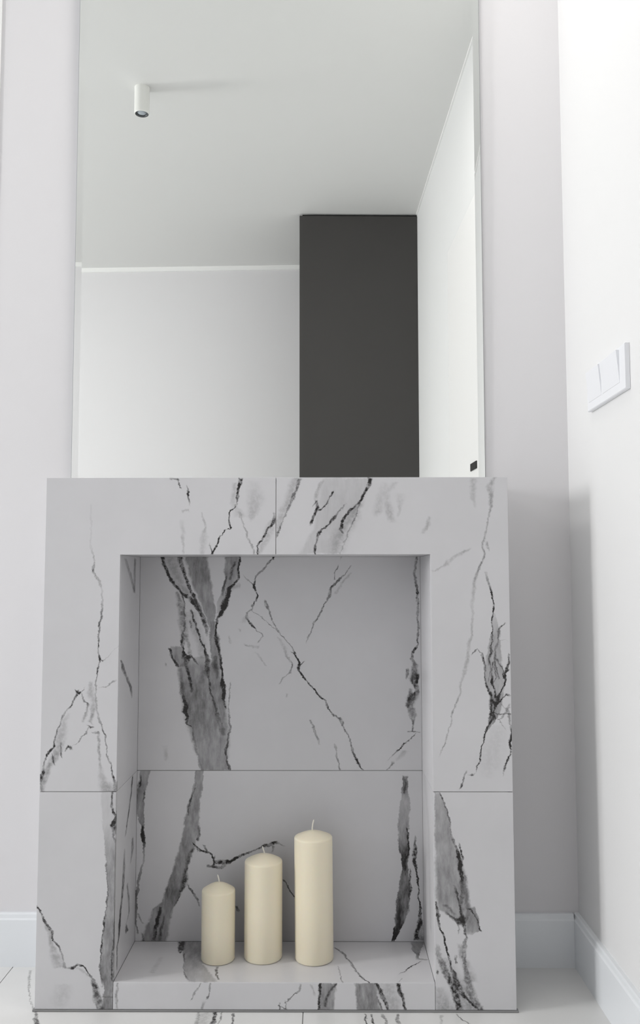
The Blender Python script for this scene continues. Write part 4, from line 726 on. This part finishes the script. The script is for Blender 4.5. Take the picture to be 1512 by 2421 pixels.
# ------------------------------------------------------------------ surface spotlight on the ceiling (in the mirror)
lx, ly = -0.546, -1.070
sp = thing('ceiling_spotlight', 'white cylindrical surface-mounted ceiling spotlight reflected in the mirror', 'lamp', (lx, ly, H))
R_, L_ = 0.0275, 0.100
link('housing', lathe(bmesh.new(), [(0, 0), (R_, 0), (R_, -L_ + 0.002), (R_ - 0.001, -L_), (R_ - 0.003, -L_), (R_ - 0.0035, -L_ + 0.012), (0, -L_ + 0.013)]), M_lamp, sp, smooth=False)
link('trim_ring', lathe(bmesh.new(), [(R_ - 0.0036, -L_ + 0.0005), (R_ - 0.0036, -L_ + 0.010), (R_ - 0.009, -L_ + 0.008), (R_ - 0.009, -L_ + 0.003), (R_ - 0.0036, -L_ + 0.0005)]), M_ring, sp, smooth=True)
link('lens', lathe(bmesh.new(), [(0, -L_ + 0.002), (R_ * 0.4, -L_ + 0.0028), (R_ - 0.0092, -L_ + 0.005), (R_ - 0.0092, -L_ + 0.008), (0, -L_ + 0.009)]), M_lens, sp, smooth=True)

# ------------------------------------------------------------------ light switch on the right wall
sw = thing('light_switch', 'white double rocker light switch in a wide frame on the right wall', 'switch', (XR, -0.08, 1.149))
def sloc(b):
    for v in b.verts: v.co -= Vector(sw.location)
    return b
sy0, sy1, sz0, sz1 = -0.1925, 0.020, 1.1095, 1.1890
d = 0.009
bm = bmesh.new()
# frame: outer slab with sloped border
box(bm, XR - 0.0045, XR - 0.0002, sy0, sy1, sz0, sz1)
o = link('switch_frame', sloc(prism(bmesh.new(), [(XR - 0.0002, sz0), (XR - 0.0075, sz0), (XR - d, sz0 + 0.0015), (XR - d, sz1 - 0.0015), (XR - 0.0075, sz1), (XR - 0.0002, sz1)], sy0, sy1, 'y')), M_plast, sw, bevel=0.0006)
bm.free()
def rocker(ya, yb):
    za, zb = sz0 + 0.0165, sz1 - 0.0055
    return sloc(prism(bmesh.new(), [(XR - d + 0.001, za), (XR - d - 0.0006, za), (XR - d - 0.0058, zb), (XR - d + 0.001, zb)], ya, yb, 'y'))
link('rocker', rocker(-0.1650, -0.0735), M_plast, sw, bevel=0.0004)
link('rocker', rocker(-0.0655, 0.0110), M_plast, sw, bevel=0.0004)

# ------------------------------------------------------------------ candles
def candle(label, x, y, r, hs, hp, hw, wick, tilt=0.0, rot=0.0):
    c = thing('pillar_candle', label, 'candle', (x, y, SH), 'ivory pillar candles on the niche shelf')
    prof = [(0, 0.0), (r - 0.0035, 0.0), (r - 0.0012, 0.0008), (r, 0.003), (r, hs * 0.5), (r, hs - 0.004), (r - 0.00015, hs - 0.0018), (r - 0.0008, hs - 0.0003), (r - 0.0020, hs + 0.0007)]
    n = 10
    for k in range(1, n + 1):
        a = 1 - k / n
        prof.append((a * (r - 0.0020), hs + 0.0007 + (hp - hs - 0.0007) * (1 - a ** 1.55)))
    body = link('wax_body', lathe(bmesh.new(), prof, seg=72), M_wax, c, smooth=True)
    body.data.polygons.foreach_set('use_smooth', [True] * len(body.data.polygons))
    # wick: a thin curved cotton tube
    bm = bmesh.new(); seg = 8; prev = None
    pts = [Vector((dx, 0, hp - 0.002 + (hw - hp + 0.002) * t)) for t, dx in wick]
    for i, p in enumerate(pts):
        rr = 0.0013 if i < len(pts) - 1 else 0.0009
        ring = [bm.verts.new((p.x + rr * math.cos(2 * math.pi * k / seg), p.y + rr * math.sin(2 * math.pi * k / seg), p.z)) for k in range(seg)]
        if prev:
            for k in range(seg): bm.faces.new((prev[k], prev[(k + 1) % seg], ring[(k + 1) % seg], ring[k]))
        else: bm.faces.new(ring[::-1])
        prev = ring
    bm.faces.new(prev)
    link('wick', bm, M_wick, c, smooth=True)
    c.rotation_euler = (0, tilt, rot)
    return c
candle('shortest ivory pillar candle, leftmost of three in the marble niche', -0.1166, 0.0969, 0.0325, 0.1315, 0.1455, 0.1590,
       [(0, 0.0015), (0.4, 0.0008), (0.8, -0.001), (1, -0.002)])
candle('middle-height ivory pillar candle between the short and the tall one', -0.0295, 0.1055, 0.0370, 0.1840, 0.1970, 0.2105,
       [(0, 0.0018), (0.35, 0.001), (0.7, -0.001), (1, -0.0022)])
candle('tallest ivory pillar candle, rightmost of three in the marble niche', 0.0702, 0.0999, 0.0374, 0.2315, 0.2430, 0.2634,
       [(0, -0.0016), (0.3, -0.0018), (0.6, -0.0010), (0.85, 0.0004), (1, 0.0012)], tilt=-0.008)
